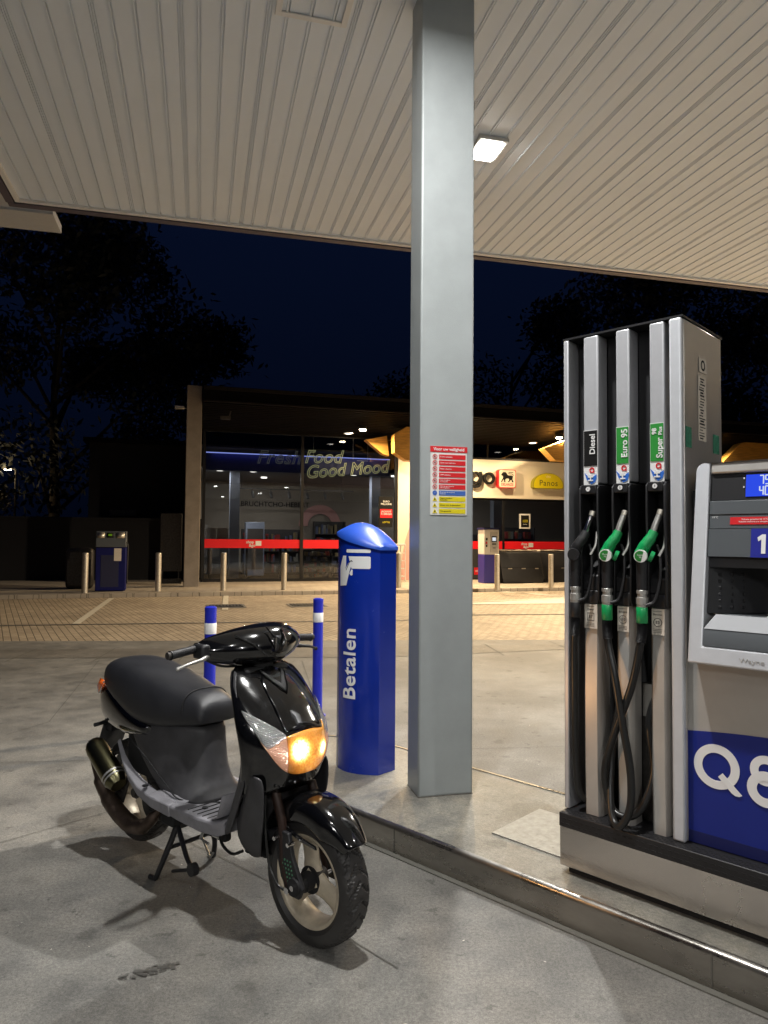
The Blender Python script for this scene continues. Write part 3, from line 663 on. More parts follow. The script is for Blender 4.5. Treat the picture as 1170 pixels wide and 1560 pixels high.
# niche below: header, left wall with keypad, floor tray
b = MB(do); slab(b, hs0 + .052, hs1 - .046, 1.410, 1.448, .03, .28); b.build('niche_header', M['charcoal'], head)
b = MB(do); b.add([(hs0 + .052, tf(1.24) + .03, 1.24), (-.824, tf(1.24) + .20, 1.24), (-.814, tf(1.24) + .26, 1.24), (hs0 + .052, tf(1.24) + .26, 1.24), (hs0 + .052, tf(1.41) + .03, 1.41), (-.824, tf(1.41) + .16, 1.41), (-.814, tf(1.41) + .22, 1.41), (hs0 + .052, tf(1.41) + .22, 1.41)],
                  [(0, 3, 2, 1), (4, 5, 6, 7), (0, 1, 5, 4), (1, 2, 6, 5), (2, 3, 7, 6), (3, 0, 4, 7)])
kw = b.build('keypad_housing', M['charcoal'], head, bevel=.002)
b = MB(do)
for i in range(3):
    for j in range(6):
        f_ = .22 + .22 * i; z = 1.262 + .024 * j
        x = hs0 + .052 + f_ * .137; y = tf(z) + .03 + f_ * (.20 - .03 - (z - 1.24) * .24) - .003
        b.box(x - .008, x + .008, y - .004, y + .003, z - .006, z + .006)
b.build('keys', M['black'], kw, bevel=.0015)
b = MB(do); b.box(-.60, hs1 - .046, 2.76, 2.95, 1.20, 1.45); b.build('right_niche_wall', M['charcoal'], head)
tr = MB(do)
s0, s1 = hs0 + .052, hs1 - .046
tr.add([(s0, tf(1.127), 1.127), (s1, tf(1.127), 1.127), (s1, tf(1.187) - .0, 1.187), (s0, tf(1.187) - .0, 1.187), (s0 + .03, tf(1.235) + .035, 1.238), (s1 - .03, tf(1.235) + .035, 1.238), (s1 - .03, 2.98, 1.238), (s0 + .03, 2.98, 1.238), (s0, 2.98, 1.127), (s1, 2.98, 1.127)],
       [(0, 1, 2, 3), (3, 2, 5, 4), (4, 5, 6, 7), (0, 3, 4, 7, 8), (1, 9, 6, 5, 2), (8, 7, 6, 9), (0, 8, 9, 1)])
tr.build('nozzle_tray_front', M['grey'], head)
b = MB(do); b.add([(s0 + .001, tf(1.189) - .002, 1.189), (s1, tf(1.189) - .002, 1.189), (s1 - .03, tf(1.235) + .033, 1.240), (s0 + .031, tf(1.235) + .033, 1.240)], [(0, 1, 2, 3)]); b.build('tray_bevel', M['bevel'], head)
text('Wayne', .022, M['cab'], head, (-.80 - do[0], tf(1.09) - .001 - do[1], 1.090 - do[2]), rot=(pi / 2 - .144, 0, 0), ext=.0008, sx=1.3)
MB(do).box(-1.045, SR, 2.80, 3.20, 1.062, 1.11).build('neck', M['blackm'], D)
MB(do).box(-1.046, -1.00, 2.80, 3.10, 1.062, 1.70).build('connector_panel', M['black'], D)

# ---- nozzles with hoses: each a thing of its own
def nozzle(cs, col_body, spout_m, lab, capt, path, sleeve, endt):
    base = kp(cs, 2.66, 1.45)
    t = thing('fuel_nozzle', lab, 'fuel nozzle', base, KROT, 'fuel nozzles hanging in the pump')
    o = (cs, 2.66, 1.45)
    y = 2.672
    # body: round cap facing the viewer, sloping barrel up to the spout
    cap = Vector((cs + .019, 2.650, 1.447)); neck = Vector((cs + .047, 2.690, 1.520)); tip = Vector((cs + .074, 2.712, 1.618))
    nrm = Vector((.34, -.94, -.10)).normalized()
    b = MB(o); b.tube(spline([cap - nrm * .001, cap - nrm * .012, cap - nrm * .022 + Vector((.003, .004, .016)), cap + Vector((.012, .028, .048)), neck], 6), [.0245] * 6 + [.0245] * 6 + [.023] * 6 + [.021] * 6 + [.019] * 6, 20)
    bd = b.build('nozzle_body', col_body, t)
    b = MB(o); b.tube([neck - Vector((.004, .008, .010)), neck + Vector((.006, .006, .020))], .0185, n=20); b.build('splash_collar', col_body, bd)
    b = MB(o)
    nrm = Vector((.34, -.94, -.10)).normalized(); b.tube([cap + Vector((0, .008, 0)), cap + nrm * .006], .0245, n=28); cd = b.build('end_cap', M['white'] if col_body == M['green'] else M['black'], bd)
    b = MB(o); b.tube([cap + nrm * .0062, cap + nrm * .0076], .0205, n=28); b.build('cap_disc', M['green_l'] if col_body == M['green'] else M['blackm'], cd)
    if capt: text(capt, .0095, M['white'], cd, (cap + nrm * .0092) - Vector(o), rot=(R(95.5), 0, R(20)), ext=.0002)
    b = MB(o); b.tube(spline([neck, neck + Vector((.012, .009, .050)), tip], 5), [.0120] * 10 + [.0110], 14); b.build('spout', spout_m, t)
    b = MB(o); b.tube([tip - Vector((.002, .004, .012)), tip + Vector((.001, .002, .006))], .0135, n=14); b.build('spout_tip', M['zinc'], t)
    if col_body != M['green']:
        b = MB(o); b.tube([neck + Vector((.002, .004, .004)), neck + Vector((.004, .008, .012))], .0165, n=14); b.build('brass_ring', mat('brass', (.6, .45, .12), .3, 1), t)
    # hand guard and trigger to the right/behind
    b = MB(o); g0 = cap + Vector((.064, .066, .085))
    b.tube(spline([g0 + Vector((.008, .0, .01)), g0 + Vector((.006, -.01, -.045)), g0 + Vector((-.010, -.022, -.085))], 5), .0055, 8); b.build('trigger', M['alu'], t)
    b = MB(o); b.tube(spline([neck + Vector((.012, .02, -.03)), cap + Vector((.056, .05, .0)), cap + Vector((.056, .045, -.09)), cap + Vector((.040, .035, -.17)), cap + Vector((.012, .02, -.19))], 6), .006, 8); b.build('hand_guard', M['black'], t)
    if col_body == M['green']:
        b = MB(o); b.tube([cap + Vector((.024, .028, .002)), cap + Vector((.036, .034, -.004))], .021, n=16); b.build('shoulder', col_body, t)
    # handle going down, ribbed, then swivel
    x0 = cs + .013
    b = MB(o); pr = []
    for i in range(16):
        z = 1.425 - .0075 * i; pr.append((.0225 - .003 * i / 15 + (.0015 if i % 2 and i > 6 else 0), z))
    b.lathe(pr, (x0, 2.678, 0), 'z', 18); b.build('handle', M['black'], t)
    b = MB(o); b.lathe([(.018, 1.318), (.0215, 1.314), (.0215, 1.302), (.0185, 1.300), (.0185, 1.288), (.0225, 1.286), (.0225, 1.262), (.020, 1.258), (.020, 1.250)], (x0, 2.678, 0), 'z', 12)
    b.build('swivel_joint', M['alu'], t, ang=25)
    b = MB(o); b.lathe([(.0200, 1.2495), (.0215, 1.247), (.0215, 1.190), (.0200, 1.188)], (x0 - .001, 2.678, 0), 'z', 18); b.build('hose_sleeve', sleeve, t)
    pts = spline([(x0 - .001, 2.678, 1.190), (x0 - .001, 2.677, 1.15)] + path, 10)
    b = MB(o); L_ = 0; rr = []; acc = 0; prev = Vector(pts[0])
    for p in pts: acc += (Vector(p) - prev).length; prev = Vector(p); rr.append(.0150)
    b.tube(pts, rr, 12); b.build('hose', M['hose'], t)
    b = MB(o); fp = spline([(x0 - .001, 2.678, 1.190), (x0 - .001, 2.677, 1.15)] + path[:1], 14)
    d_ = [Vector(p) for p in fp]; keep = [p for p in d_ if p.z > 1.108]; dense = []
    for i in range(len(keep) - 1):
        for q_ in range(2): dense.append(keep[i].lerp(keep[i + 1], q_ / 2))
    b.tube(dense, [.0205 if (i // 1) % 2 else .0175 for i in range(len(dense))], 14); b.build('bend_protector', M['black'], t, ang=20)
    return t
nozzle(-1.492, M['black'], M['chrome'], 'black diesel nozzle with its hose hanging straight at the far left of the pump', '', [(-1.490, 2.685, 1.07), (-1.492, 2.69, .90), (-1.494, 2.70, .65), (-1.488, 2.715, .48), (-1.466, 2.74, .435), (-1.452, 2.80, .48), (-1.452, 2.85, .7)], M['black'], None)
nozzle(-1.352, M['green'], M['alu'], 'green nozzle in the middle of the pump, below the Euro 95 label', 'Euro\n95', [(-1.330, 2.672, 1.08), (-1.299, 2.66, .965), (-1.268, 2.655, .80), (-1.236, 2.655, .62), (-1.236, 2.650, .48), (-1.277, 2.645, .402), (-1.325, 2.675, .44), (-1.352, 2.73, .60), (-1.345, 2.78, .80), (-1.33, 2.85, 1.0)], M['green'], None)
nozzle(-1.208, M['green'], M['alu'], 'green nozzle on the right of the pump, below the Super 98 label', 'Super\n98', [(-1.206, 2.672, 1.08), (-1.240, 2.675, .935), (-1.316, 2.682, .735), (-1.358, 2.690, .59), (-1.345, 2.70, .465), (-1.290, 2.69, .425), (-1.225, 2.715, .46), (-1.19, 2.76, .60), (-1.215, 2.78, .79), (-1.185, 2.82, .93)], M['green'], None)

# ================================================================== SCOOTER
SC = thing('scooter', 'black motor scooter with glowing amber headlight parked on its stand', 'scooter', (-1.177, 3.54, .0), math.atan2(-.6611, .7507))
def srf(secs_at, m, name, parent, **kw): return MB().loft(secs_at).build(name, m, parent, **kw)
def interp(tab, x):
    if x <= tab[0][0]: return tab[0][1:]
    for a, b in zip(tab[:-1], tab[1:]):
        if x <= b[0]:
            t = (x - a[0]) / (b[0] - a[0]); t = t * t * (3 - 2 * t) * .35 + t * .65
            return tuple(p + (q - p) * t for p, q in zip(a[1:], b[1:]))
    return tab[-1][1:]
# --- wheels
def wheel(cx, cz, ro, hw, tread, rim_r, name, front):
    t = MB(); NA = 384 if tread else 96
    prof = []
    for i in range(25):
        a = -1 + 2 * i / 24; y = hw * math.sin(a * pi / 2 * .96); r = ro - (ro - rim_r - .012) * (abs(a) ** 3.2) * .93
        prof.append((r, y))
    prof = [(rim_r - .004, -hw * .72)] + prof + [(rim_r - .004, hw * .72)]
    def groove(a, k):
        if not tread or k < 5 or k > 21: return 0
        y = prof[k][1] / hw; ph = (a / (2 * pi) * 26 + (abs(y) * 1.15) + (.25 if y > 0 else 0)) % 1
        d = 0
        if .10 < abs(y) < .84 and ph < .20: d = -.007
        ph2 = (a / (2 * pi) * 26 + abs(y) * 2.3 + .5) % 1
        if .40 < abs(y) < .95 and ph2 < .16: d = -.006
        return d
    t.lathe(prof, (cx, 0, cz), 'y', NA, groove, cap=False)
    wh = MB(); wh.lathe([(.03, -.035), (.034, -.03), (.034, .03), (.03, .035)], (cx, 0, cz), 'y', 24)
    h = wh.build(name, M['engine'], SC)
    t.build('tyre', M['rubber'], h, ang=32)
    b = MB(); rr = rim_r
    b.lathe([(rr + .002, -hw * .80), (rr - .006, -hw * .82), (rr - .014, -hw * .72), (rr - .020, -hw * .35), (rr - .024, 0), (rr - .020, hw * .35), (rr - .014, hw * .72), (rr - .006, hw * .82), (rr + .002, hw * .80), (rr - .001, hw * .6), (rr - .012, 0), (rr - .001, -hw * .6), (rr + .002, -hw * .80)], (cx, 0, cz), 'y', 96, cap=False)
    for j in range(3):   # three broad spokes
        a0 = R(100 + 120 * j if front else 60 + 120 * j); secs = []
        for f_, wd, th in ((.030, .050, .024), (.07, .042, .018), (.11, .045, .015), (rr - .018, .062, .014)):
            c = Vector((cx + cos(a0) * f_, 0, cz + sin(a0) * f_)); tg = Vector((-sin(a0), 0, cos(a0))); Y = Vector((0, 1, 0)); so_ = Y * (-.012)
            secs.append([c + so_ + tg * (wd * .9 * cos(q)) + Y * (th * sin(q)) for q in [2 * pi * i / 12 for i in range(12)]])
        b.loft(secs)
    b.build('rim', M['rim'], h, ang=50)
    return h
fw_ = wheel(1.245, .236, .236, .062, True, .166, 'front_wheel', True)
rw_ = wheel(0.0, .262, .228, .060, True, .160, 'rear_wheel', False)
b = MB(); b.lathe([(.050, -.034), (.050, -.030), (.030, -.030), (.030, -.034)], (1.245, 0, .236), 'y', 40); b.lathe([(.034, -.07), (.034, -.03), (.03, -.03), (.03, -.07)], (1.245, 0, .236), 'y', 20)
b.build('brake_disc', M['blackm'], fw_)
MB().tube([(1.245, -.125, .236), (1.245, .11, .236)], .010, 12).build('axle', M['chrome'], fw_)
# --- forks and linkage
b = MB()
for s_ in (-1, 1): b.tube([(1.075, s_ * .092, .62), (1.150, s_ * .092, .45), (1.162, s_ * .095, .40), (1.168, s_ * .095, .30), (1.205, s_ * .098, .215)], [.019, .019, .017, .017, .017], 14)
b.tube([(.90, 0, 1.0), (1.08, 0, .60)], .026, 14)
b.tube([(1.085, -.092, .60), (1.085, .092, .60)], .022, 12)
b.build('fork', mat('fork_brown_black', (.035, .02, .016), .35, .4), SC)
b = MB()
b.prism([(1.135, .42), (1.205, .415), (1.225, .34), (1.285, .235), (1.265, .195), (1.215, .195), (1.165, .25), (1.14, .33)], -.108, -.090)
b.prism([(1.135, .42), (1.205, .415), (1.225, .34), (1.285, .235), (1.265, .195), (1.215, .195), (1.165, .25)], .090, .108)
lk = b.build('link_plate', M['black'], SC, bevel=.004)
b = MB()
for i in range(6):
    for j in range(4):
        x = 1.180 + .0155 * j - .004 * i + .012; z = .245 + .0145 * i; b.lathe([(.0038, -.1095), (.0038, -.1082)], (x, 0, z), 'y', 8)
b.build('link_holes', mat('pale_green_show_through', (.10, .28, .16), .5), lk)
for p_, r_ in (((1.222, .222), .012), ((1.15, .39), .008), ((1.225, .385), .008)): MB().tube([(p_[0], -.13, p_[1]), (p_[0], -.10, p_[1])], r_, 12).build('link_bolt', M['chrome'], lk)
b = MB(); b.tube([(1.245, -.118, .236), (1.245, -.062, .236)], .032, 20); b.build('hub_boss', M['blackm'], fw_)
# --- front mudguard
secs = []
for i in range(21):
    a = R(38 + (148 - 38) * i / 20); e_ = min(i, 20 - i) / 20; r = .262 + .022 * sin(pi * i / 20); w_ = .050 + .034 * min(1, (i + 1) / 6) ; w_ *= 1 if i < 15 else 1 - (i - 15) * .05
    dr = .065 if 3 < i < 17 else .065 * min(1, (min(i, 20 - i) + 1) / 5)
    ring = []
    for j in range(11):
        q = -1 + .2 * j; y = w_ * math.sin(q * pi / 2); rr = r + .026 * cos(q * pi / 2) - dr * abs(q) ** 4
        ring.append((1.245 + rr * cos(a), y, .236 + rr * sin(a)))
    secs.append(ring)
MB().loft(secs, closed=False).build('front_mudguard', M['gloss'], SC, sub=1, solid=.005)
b = MB(); b.prism([(1.09, .435), (1.24, .395), (1.335, .385), (1.33, .398), (1.24, .412), (1.09, .455)], -.090, -.082); b.build('mudguard_bracket', M['gloss'], SC, bevel=.003)

# --- front shield: one parametric surface S(z, u)
SH = [  # z, x_front, x_back, half width
    (.455, 1.075, .985, .160), (.50, 1.115, .998, .170), (.53, 1.142, 1.008, .176), (.556, 1.162, 1.018, .182), (.60, 1.182, 1.030, .192), (.65, 1.195, 1.042, .200), (.70, 1.200, 1.040, .204),
    (.76, 1.186, 1.022, .206), (.83, 1.124, .992, .200), (.90, 1.044, .955, .185), (.95, .985, .922, .162), (.978, .945, .900, .142), (.990, .908, .885, .112)]
def Sh(z, u, d=0):
    xf, xb, w_ = interp(SH, z); au = abs(u)
    fx = max(0, 1 - au ** 2.05) ** (1 / 1.55)
    # centre ridge crease like the bonnet of the scooter
    x = xb + (xf - xb) * fx; y = w_ * u
    nx, ny = (w_ * .9) * (1 - au ** 3), au ** 3 * .2 * (1 if u > 0 else -1); n_ = math.hypot(nx, ny) + 1e-6
    return Vector((x + d * nx / n_, y + d * ny / n_ , z + d * .35))
U = [math.sin(-pi / 2 + pi * i / 40) for i in range(41)]
zs = [.530, .540, .556, .58, .60, .63, .66, .70, .74, .78, .82, .86, .90, .93, .955, .972, .984, .990]
def zrow(z, u): return .985 - (.985 - z) * (1 + (.09 + 0 * u) * (abs(u) ** 1.6) * ((.985 - z) / .437)) if z < .98 else z
zs = [z for z in zs if z > .545]
MB().loft([[Sh(zrow(z, u), u) for u in U] for z in zs], closed=False).build('front_shield', M['gloss'], SC, solid=.006, ang=70)
# raised bonnet panel with its seams and V recess
def patch(name, z0f, z1f, u0, u1, d, m, parent, nu=24, nv=10, thick=.004, edge=.8):
    b = MB(); secs = []
    for i in range(nu + 1):
        u = u0 + (u1 - u0) * i / nu; z0, z1 = z0f(u), z1f(u)
        secs.append([Sh(z0 + (z1 - z0) * j / nv, u, d if 0 < i < nu and 0 < j < nv else d * edge) for j in range(nv + 1)])
    b.loft(secs, closed=False); return b.build(name, m, parent, ang=50, solid=thick)
def zlo(u): return .612 + .233 * (abs(u) / .93) ** 3.8
def zhi(u):
    a = abs(u); return .770 - .012 * (a / .44) ** 2 if a < .44 else .758 + (.847 - .758) * ((a - .44) / .49) ** .80
def zsp(u): return .712 + (.76 - abs(u)) * .14
hz = lambda u: .768 - .02 * (abs(u) / .4) ** 2
bon = patch('bonnet_panel', lambda u: zhi(u) + .004, lambda u: .982 - .05 * (abs(u) / .5) ** 2, -.44, .44, .0055, M['gloss'], SC, thick=.006)
vz = lambda u: .895 + abs(u) * .20
patch('bonnet_recess', lambda u: vz(u), lambda u: vz(u) + .028 - .018 * abs(u) / .34, -.34, .34, .011, M['blackm'], bon, nv=4)
patch('badge_edge', lambda u: .888 + abs(u) * .20, lambda u: .8915 + abs(u) * .20, -.36, .36, .013, M['gloss'], bon, nv=2)
# headlight: amber middle, clear corners running up the flanks
def headmat():
    m = bpy.data.materials.new('lit_amber_headlight'); m.use_nodes = True; nt = m.node_tree; b = nt.nodes['Principled BSDF']; L = nt.links.new
    b.inputs['Base Color'].default_value = (.75, .33, .06, 1); b.inputs['Roughness'].default_value = .12; b.inputs['Coat Weight'].default_value = 1
    tc = node(nt, 'ShaderNodeTexCoord'); out = None
    for (c, r, s) in (((1.19, -.045, .705), .085, 14.0), ((1.185, .075, .690), .065, 9.0), ((1.18, .01, .685), .13, 1.1), ((1.17, .0, .63), .10, .45)):
        d = node(nt, 'ShaderNodeVectorMath', operation='DISTANCE'); d.inputs[1].default_value = c; L(tc.outputs['Object'], d.inputs[0])
        mr = node(nt, 'ShaderNodeMapRange'); mr.interpolation_type = 'SMOOTHSTEP'; mr.inputs[1].default_value = 0; mr.inputs[2].default_value = r; mr.inputs[3].default_value = s; mr.inputs[4].default_value = 0; L(d.outputs['Value'], mr.inputs[0])
        if s > 5:
            pw = node(nt, 'ShaderNodeMath', operation='POWER'); sc = node(nt, 'ShaderNodeMath', operation='DIVIDE'); sc.inputs[1].default_value = s; L(mr.outputs[0], sc.inputs[0]); L(sc.outputs[0], pw.inputs[0]); pw.inputs[1].default_value = 3; m2 = node(nt, 'ShaderNodeMath', operation='MULTIPLY'); m2.inputs[1].default_value = s; L(pw.outputs[0], m2.inputs[0]); mr = m2
        if out is None: out = mr.outputs[0]
        else:
            a = node(nt, 'ShaderNodeMath', operation='ADD'); L(out, a.inputs[0]); L(mr.outputs[0], a.inputs[1]); out = a.outputs[0]
    wv = node(nt, 'ShaderNodeTexNoise'); wv.inputs['Scale'].default_value = 130; L(tc.outputs['Object'], wv.inputs[0])
    mr = node(nt, 'ShaderNodeMapRange'); mr.inputs[1].default_value = .3; mr.inputs[2].default_value = .7; mr.inputs[3].default_value = .55; mr.inputs[4].default_value = 1.3; L(wv.outputs[0], mr.inputs[0])
    mu = node(nt, 'ShaderNodeMath', operation='MULTIPLY'); L(out, mu.inputs[0]); L(mr.outputs[0], mu.inputs[1])
    cr = node(nt, 'ShaderNodeValToRGB'); dv = node(nt, 'ShaderNodeMath', operation='DIVIDE'); dv.inputs[1].default_value = 6; L(mu.outputs[0], dv.inputs[0]); L(dv.outputs[0], cr.inputs[0])
    el = cr.color_ramp.elements; el[0].position = 0; el[0].color = (.85, .20, .02, 1); el[1].position = 1; el[1].color = (1, .82, .42, 1); e3 = el.new(.22); e3.color = (1, .42, .06, 1)
    L(cr.outputs[0], b.inputs['Emission Color']); L(mu.outputs[0], b.inputs['Emission Strength'])
    bp = node(nt, 'ShaderNodeBump'); bp.inputs['Strength'].default_value = .4; bp.inputs['Distance'].default_value = .004; L(wv.outputs[0], bp.inputs['Height']); L(bp.outputs[0], b.inputs['Normal'])
    return m
def reflmat(name, base, em):
    m = bpy.data.materials.new(name); m.use_nodes = True; nt = m.node_tree; b = nt.nodes['Principled BSDF']; L = nt.links.new
    b.inputs['Base Color'].default_value = (*base, 1); b.inputs['Roughness'].default_value = .16; b.inputs['Metallic'].default_value = .75; b.inputs['Coat Weight'].default_value = 1
    tc = node(nt, 'ShaderNodeTexCoord'); mp = node(nt, 'ShaderNodeMapping'); mp.inputs['Rotation'].default_value = (0, .5, .3); L(tc.outputs['Object'], mp.inputs[0])
    w = node(nt, 'ShaderNodeTexWave'); w.inputs['Scale'].default_value = 48; w.inputs['Distortion'].default_value = 2; w.bands_direction = 'Z'; L(mp.outputs[0], w.inputs[0])
    bp = node(nt, 'ShaderNodeBump'); bp.inputs['Strength'].default_value = .9; bp.inputs['Distance'].default_value = .006; L(w.outputs[0], bp.inputs['Height']); L(bp.outputs[0], b.inputs['Normal'])
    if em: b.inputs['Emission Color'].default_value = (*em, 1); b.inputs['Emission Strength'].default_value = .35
    return m
hl = patch('headlight', zlo, zhi, -.44, .54, .0065, headmat(), SC, nu=30, nv=14, thick=.003)
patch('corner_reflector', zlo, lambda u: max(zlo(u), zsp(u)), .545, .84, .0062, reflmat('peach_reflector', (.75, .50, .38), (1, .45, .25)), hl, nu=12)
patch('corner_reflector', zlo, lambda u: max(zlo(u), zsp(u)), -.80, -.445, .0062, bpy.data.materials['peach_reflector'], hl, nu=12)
clear = reflmat('ribbed_clear_lens', (.80, .81, .82), None)
patch('turn_signal', lambda u: max(zlo(u), zsp(u) + .002), zhi, -.928, -.445, .0060, clear, SC, nu=26)
patch('turn_signal', lambda u: max(zlo(u), zsp(u) + .002), zhi, .545, .928, .0060, clear, SC, nu=14)
hl_l = bpy.data.lights.new('headlight_glow', 'AREA'); hl_l.shape = 'ELLIPSE'; hl_l.size = .16; hl_l.size_y = .09; hl_l.energy = 2.2; hl_l.color = (1, .52, .2); hl_l.spread = R(150)
lo = bpy.data.objects.new('headlight_glow', hl_l); COL.objects.link(lo); lo.parent = SC; lo.location = (1.235, .02, .70); lo.rotation_euler = (0, R(-92), R(20))
b = MB()
for (u, z) in ((-.62, .575), (.15, .575), (-.93, .80), (.30, .60)): p = Sh(z, u, .004); b.tube([p, p + Vector((.006, 0, 0))], .0045, 8)
b.build('shield_screws', M['chrome'], SC)
# slots low on the flank
# --- lower fairing (matt) open towards the wheel
LF = [(.62, 1.03, 1.13, .186), (.55, 1.005, 1.14, .184), (.47, .965, 1.13, .176), (.40, .932, 1.11, .166), (.34, .918, 1.09, .152), (.295, .945, 1.07, .132), (.275, .975, 1.03, .11)]
secs = []
for z, xb, xf, hw in LF:
    s1 = [(xf, -hw * .90), (xf - (xf - xb) * .35, -hw), (xb + .03, -hw * .97), (xb, -hw * .78), (xb - .006, -hw * .3)]
    s2 = [(x, -y) for x, y in s1[::-1]]; secs.append([(x, y, z) for x, y in s1 + s2])
MB().loft(secs, closed=False).build('lower_fairing', M['dusty'], SC, sub=1, solid=.006)
b = MB(); b.add([(1.0, -.14, .30), (1.06, -.09, .28), (1.02, .09, .28), (.965, .12, .285), (.955, -.11, .285)], [(0, 1, 2, 3, 4)]); b.build('belly_pan', M['blackm'], SC, solid=.004)
# --- inner leg shield (rider side)
IL = [(.345, .880, .165), (.42, .925, .178), (.52, .972, .184), (.62, 1.018, .190), (.72, 1.016, .194), (.82, .975, .192), (.90, .930, .182), (.955, .895, .158), (.978, .880, .138)]
secs = []
for z, x, hw in IL:
    secs.append([(x + .050, -hw, z), (x + .012, -hw * 1.005, z), (x - .004, -hw * .93, z), (x - .018, -hw * .5, z), (x - .028, 0, z), (x - .018, hw * .5, z), (x - .004, hw * .93, z), (x + .012, hw * 1.005, z), (x + .050, hw, z)])
MB().loft(secs, closed=False).build('inner_leg_shield', M['dusty'], SC, sub=1, solid=.006)
MB().box(.87, .95, -.11, .11, .955, .985).build('shield_top', M['blackm'], SC, bevel=.015)
b = MB(); b.lathe([(.055, .95), (.062, .975), (.06, .99), (.05, 1.02), (.055, 1.04)], (.885, 0, 0), 'z', 20); b.build('steering_neck', M['blackm'], SC)
# --- handlebar cover
secs = []
HC = [ # y, xrear, xfront, zlow, zhigh
    (-.235, .775, .815, 1.030, 1.082), (-.215, .765, .850, 1.010, 1.100), (-.16, .765, .915, .992, 1.118), (-.10, .775, .965, .983, 1.136), (-.04, .79, .992, .976, 1.148), (.03, .79, 1.0, .976, 1.154), (.09, .785, .992, .985, 1.154), (.14, .775, .972, 1.0, 1.150), (.185, .765, .945, 1.02, 1.132), (.215, .77, .90, 1.045, 1.105)]
for y, xr, xf, zl, zh in HC:
    xm = (xr + xf) / 2; secs.append([(xr, y, zl + .01), (xm, y, zl), (xf - .012, y, zl + .028), (xf, y, zl + (zh - zl) * .55), (xf - .035, y, zh - .016), (xm - .01, y, zh), (xr + .005, y, zh - .008), (xr - .004, y, (zl + zh) / 2)])
hc = MB().loft(secs).build('handlebar_cover', M['gloss'], SC, sub=2)
b = MB()
for y0, x0, z0, y1, x1, z1 in ((-.135, .90, 1.118, -.035, 1.0, 1.03), (-.02, .955, 1.145, .0, 1.003, 1.05), (.06, .955, 1.138, .03, .995, 1.03)):
    b.tube([(x0, y0, z0), ((x0 + x1) / 2 + .022, (y0 + y1) / 2, (z0 + z1) / 2 + .006), (x1 - .012, y1, z1)], [.0035, .006, .002], 6)
b.build('cover_creases', M['gloss'], hc)
for s_ in (-1, 1):
    y0, y1 = s_ * .235, s_ * .365
    gp_ = MB(); pr = []
    A, B = Vector((.785, y0, 1.062)), Vector((.805, y1, 1.052)) 
    pts = [A.lerp(B, i / 30) for i in range(31)]
    gp_.tube(pts, [.0185 if i in (0, 1, 29, 30) else (.0170 if i % 2 else .0158) for i in range(31)], 16); gr = gp_.build('handle_grip', M['black'], SC, ang=20)
    MB().tube([A + Vector((0, -s_ * .02, 0)), A], .024, n=16).build('grip_collar', M['black'], gr)
    MB().tube([B, B + Vector((0, s_ * .012, 0))], .014, n=14).build('bar_end', M['engine'], gr)
    b = MB()
    l0 = Vector((.835, s_ * .215, 1.035)); 
    b.tube(spline([l0, Vector((.862, s_ * .26, 1.030)), Vector((.862, s_ * .31, 1.022)), Vector((.850, s_ * .352, 1.008))], 6), [.009] * 6 + [.007] * 6 + [.0055] * 7, 10)
    b.lathe([(.0001, -.009), (.0065, -.006), (.009, 0), (.0065, .006), (.0001, .009)], (.849, s_ * .356, 1.006), 'z', 12)
    b.build('brake_lever', M['alu'] if s_ < 0 else M['black'], SC)
    MB().box(.775, .845, s_ * .225 - .022, s_ * .225 + .018, 1.025, 1.082).build('switch_block', M['black'], SC, bevel=.010)
# --- seat
ST = [ # x, z_low, z_top, half width
    (-.235, .815, .850, .060), (-.215, .80, .872, .095), (-.16, .772, .900, .128), (-.08, .740, .914, .148), (.02, .705, .916, .160), (.12, .672, .906, .168), (.21, .652, .892, .170), (.30, .650, .874, .164), (.38, .660, .856, .150), (.45, .670, .843, .134), (.51, .680, .836, .120), (.56, .690, .826, .110), (.605, .698, .805, .102), (.632, .708, .770, .088)]
secs = []
for x, zl, zh, w_ in ST:
    h = zh - zl; ring = []
    for (fy, fz) in ((0, 0), (.75, .0), (.97, .04), (1.03, .22), (1.0, .5), (.90, .76), (.70, .92), (.4, .985), (0, 1)): ring.append((fy, fz))
    full = [(x, w_ * fy, zl + h * fz) for fy, fz in ring] + [(x, -w_ * fy, zl + h * fz) for fy, fz in ring[-2:0:-1]]
    secs.append(full)
st_ = MB().loft(secs).build('seat', M['seat'], SC, sub=2)
# nose panel of the seat (smoother inset) and its seam
def seat_pt(x, a, d):   # a in degrees, 0 = top, negative = right side
    for p, q in zip(ST[:-1], ST[1:]):
        if p[0] <= x <= q[0]:
            t = (x - p[0]) / (q[0] - p[0]); zl, zh, w_ = [p[i] + (q[i] - p[i]) * t for i in (1, 2, 3)]
            zc = zl + (zh - zl) * .45; r = R(a); ex = .72
            cy, cz = math.sin(r), math.cos(r)
            return Vector((x + d * .5, (w_ * 1.0 + d) * math.copysign(abs(cy) ** ex, cy), zc + ((zh - zc) + d) * math.copysign(abs(cz) ** ex, cz)))
b = MB()
for s_ in (-1, 1): pass
b.tube([seat_pt(.515, a, .0005) for a in range(-95, 96, 10)], .0035, 6); b.build('seat_seam', M['blackm'], st_)
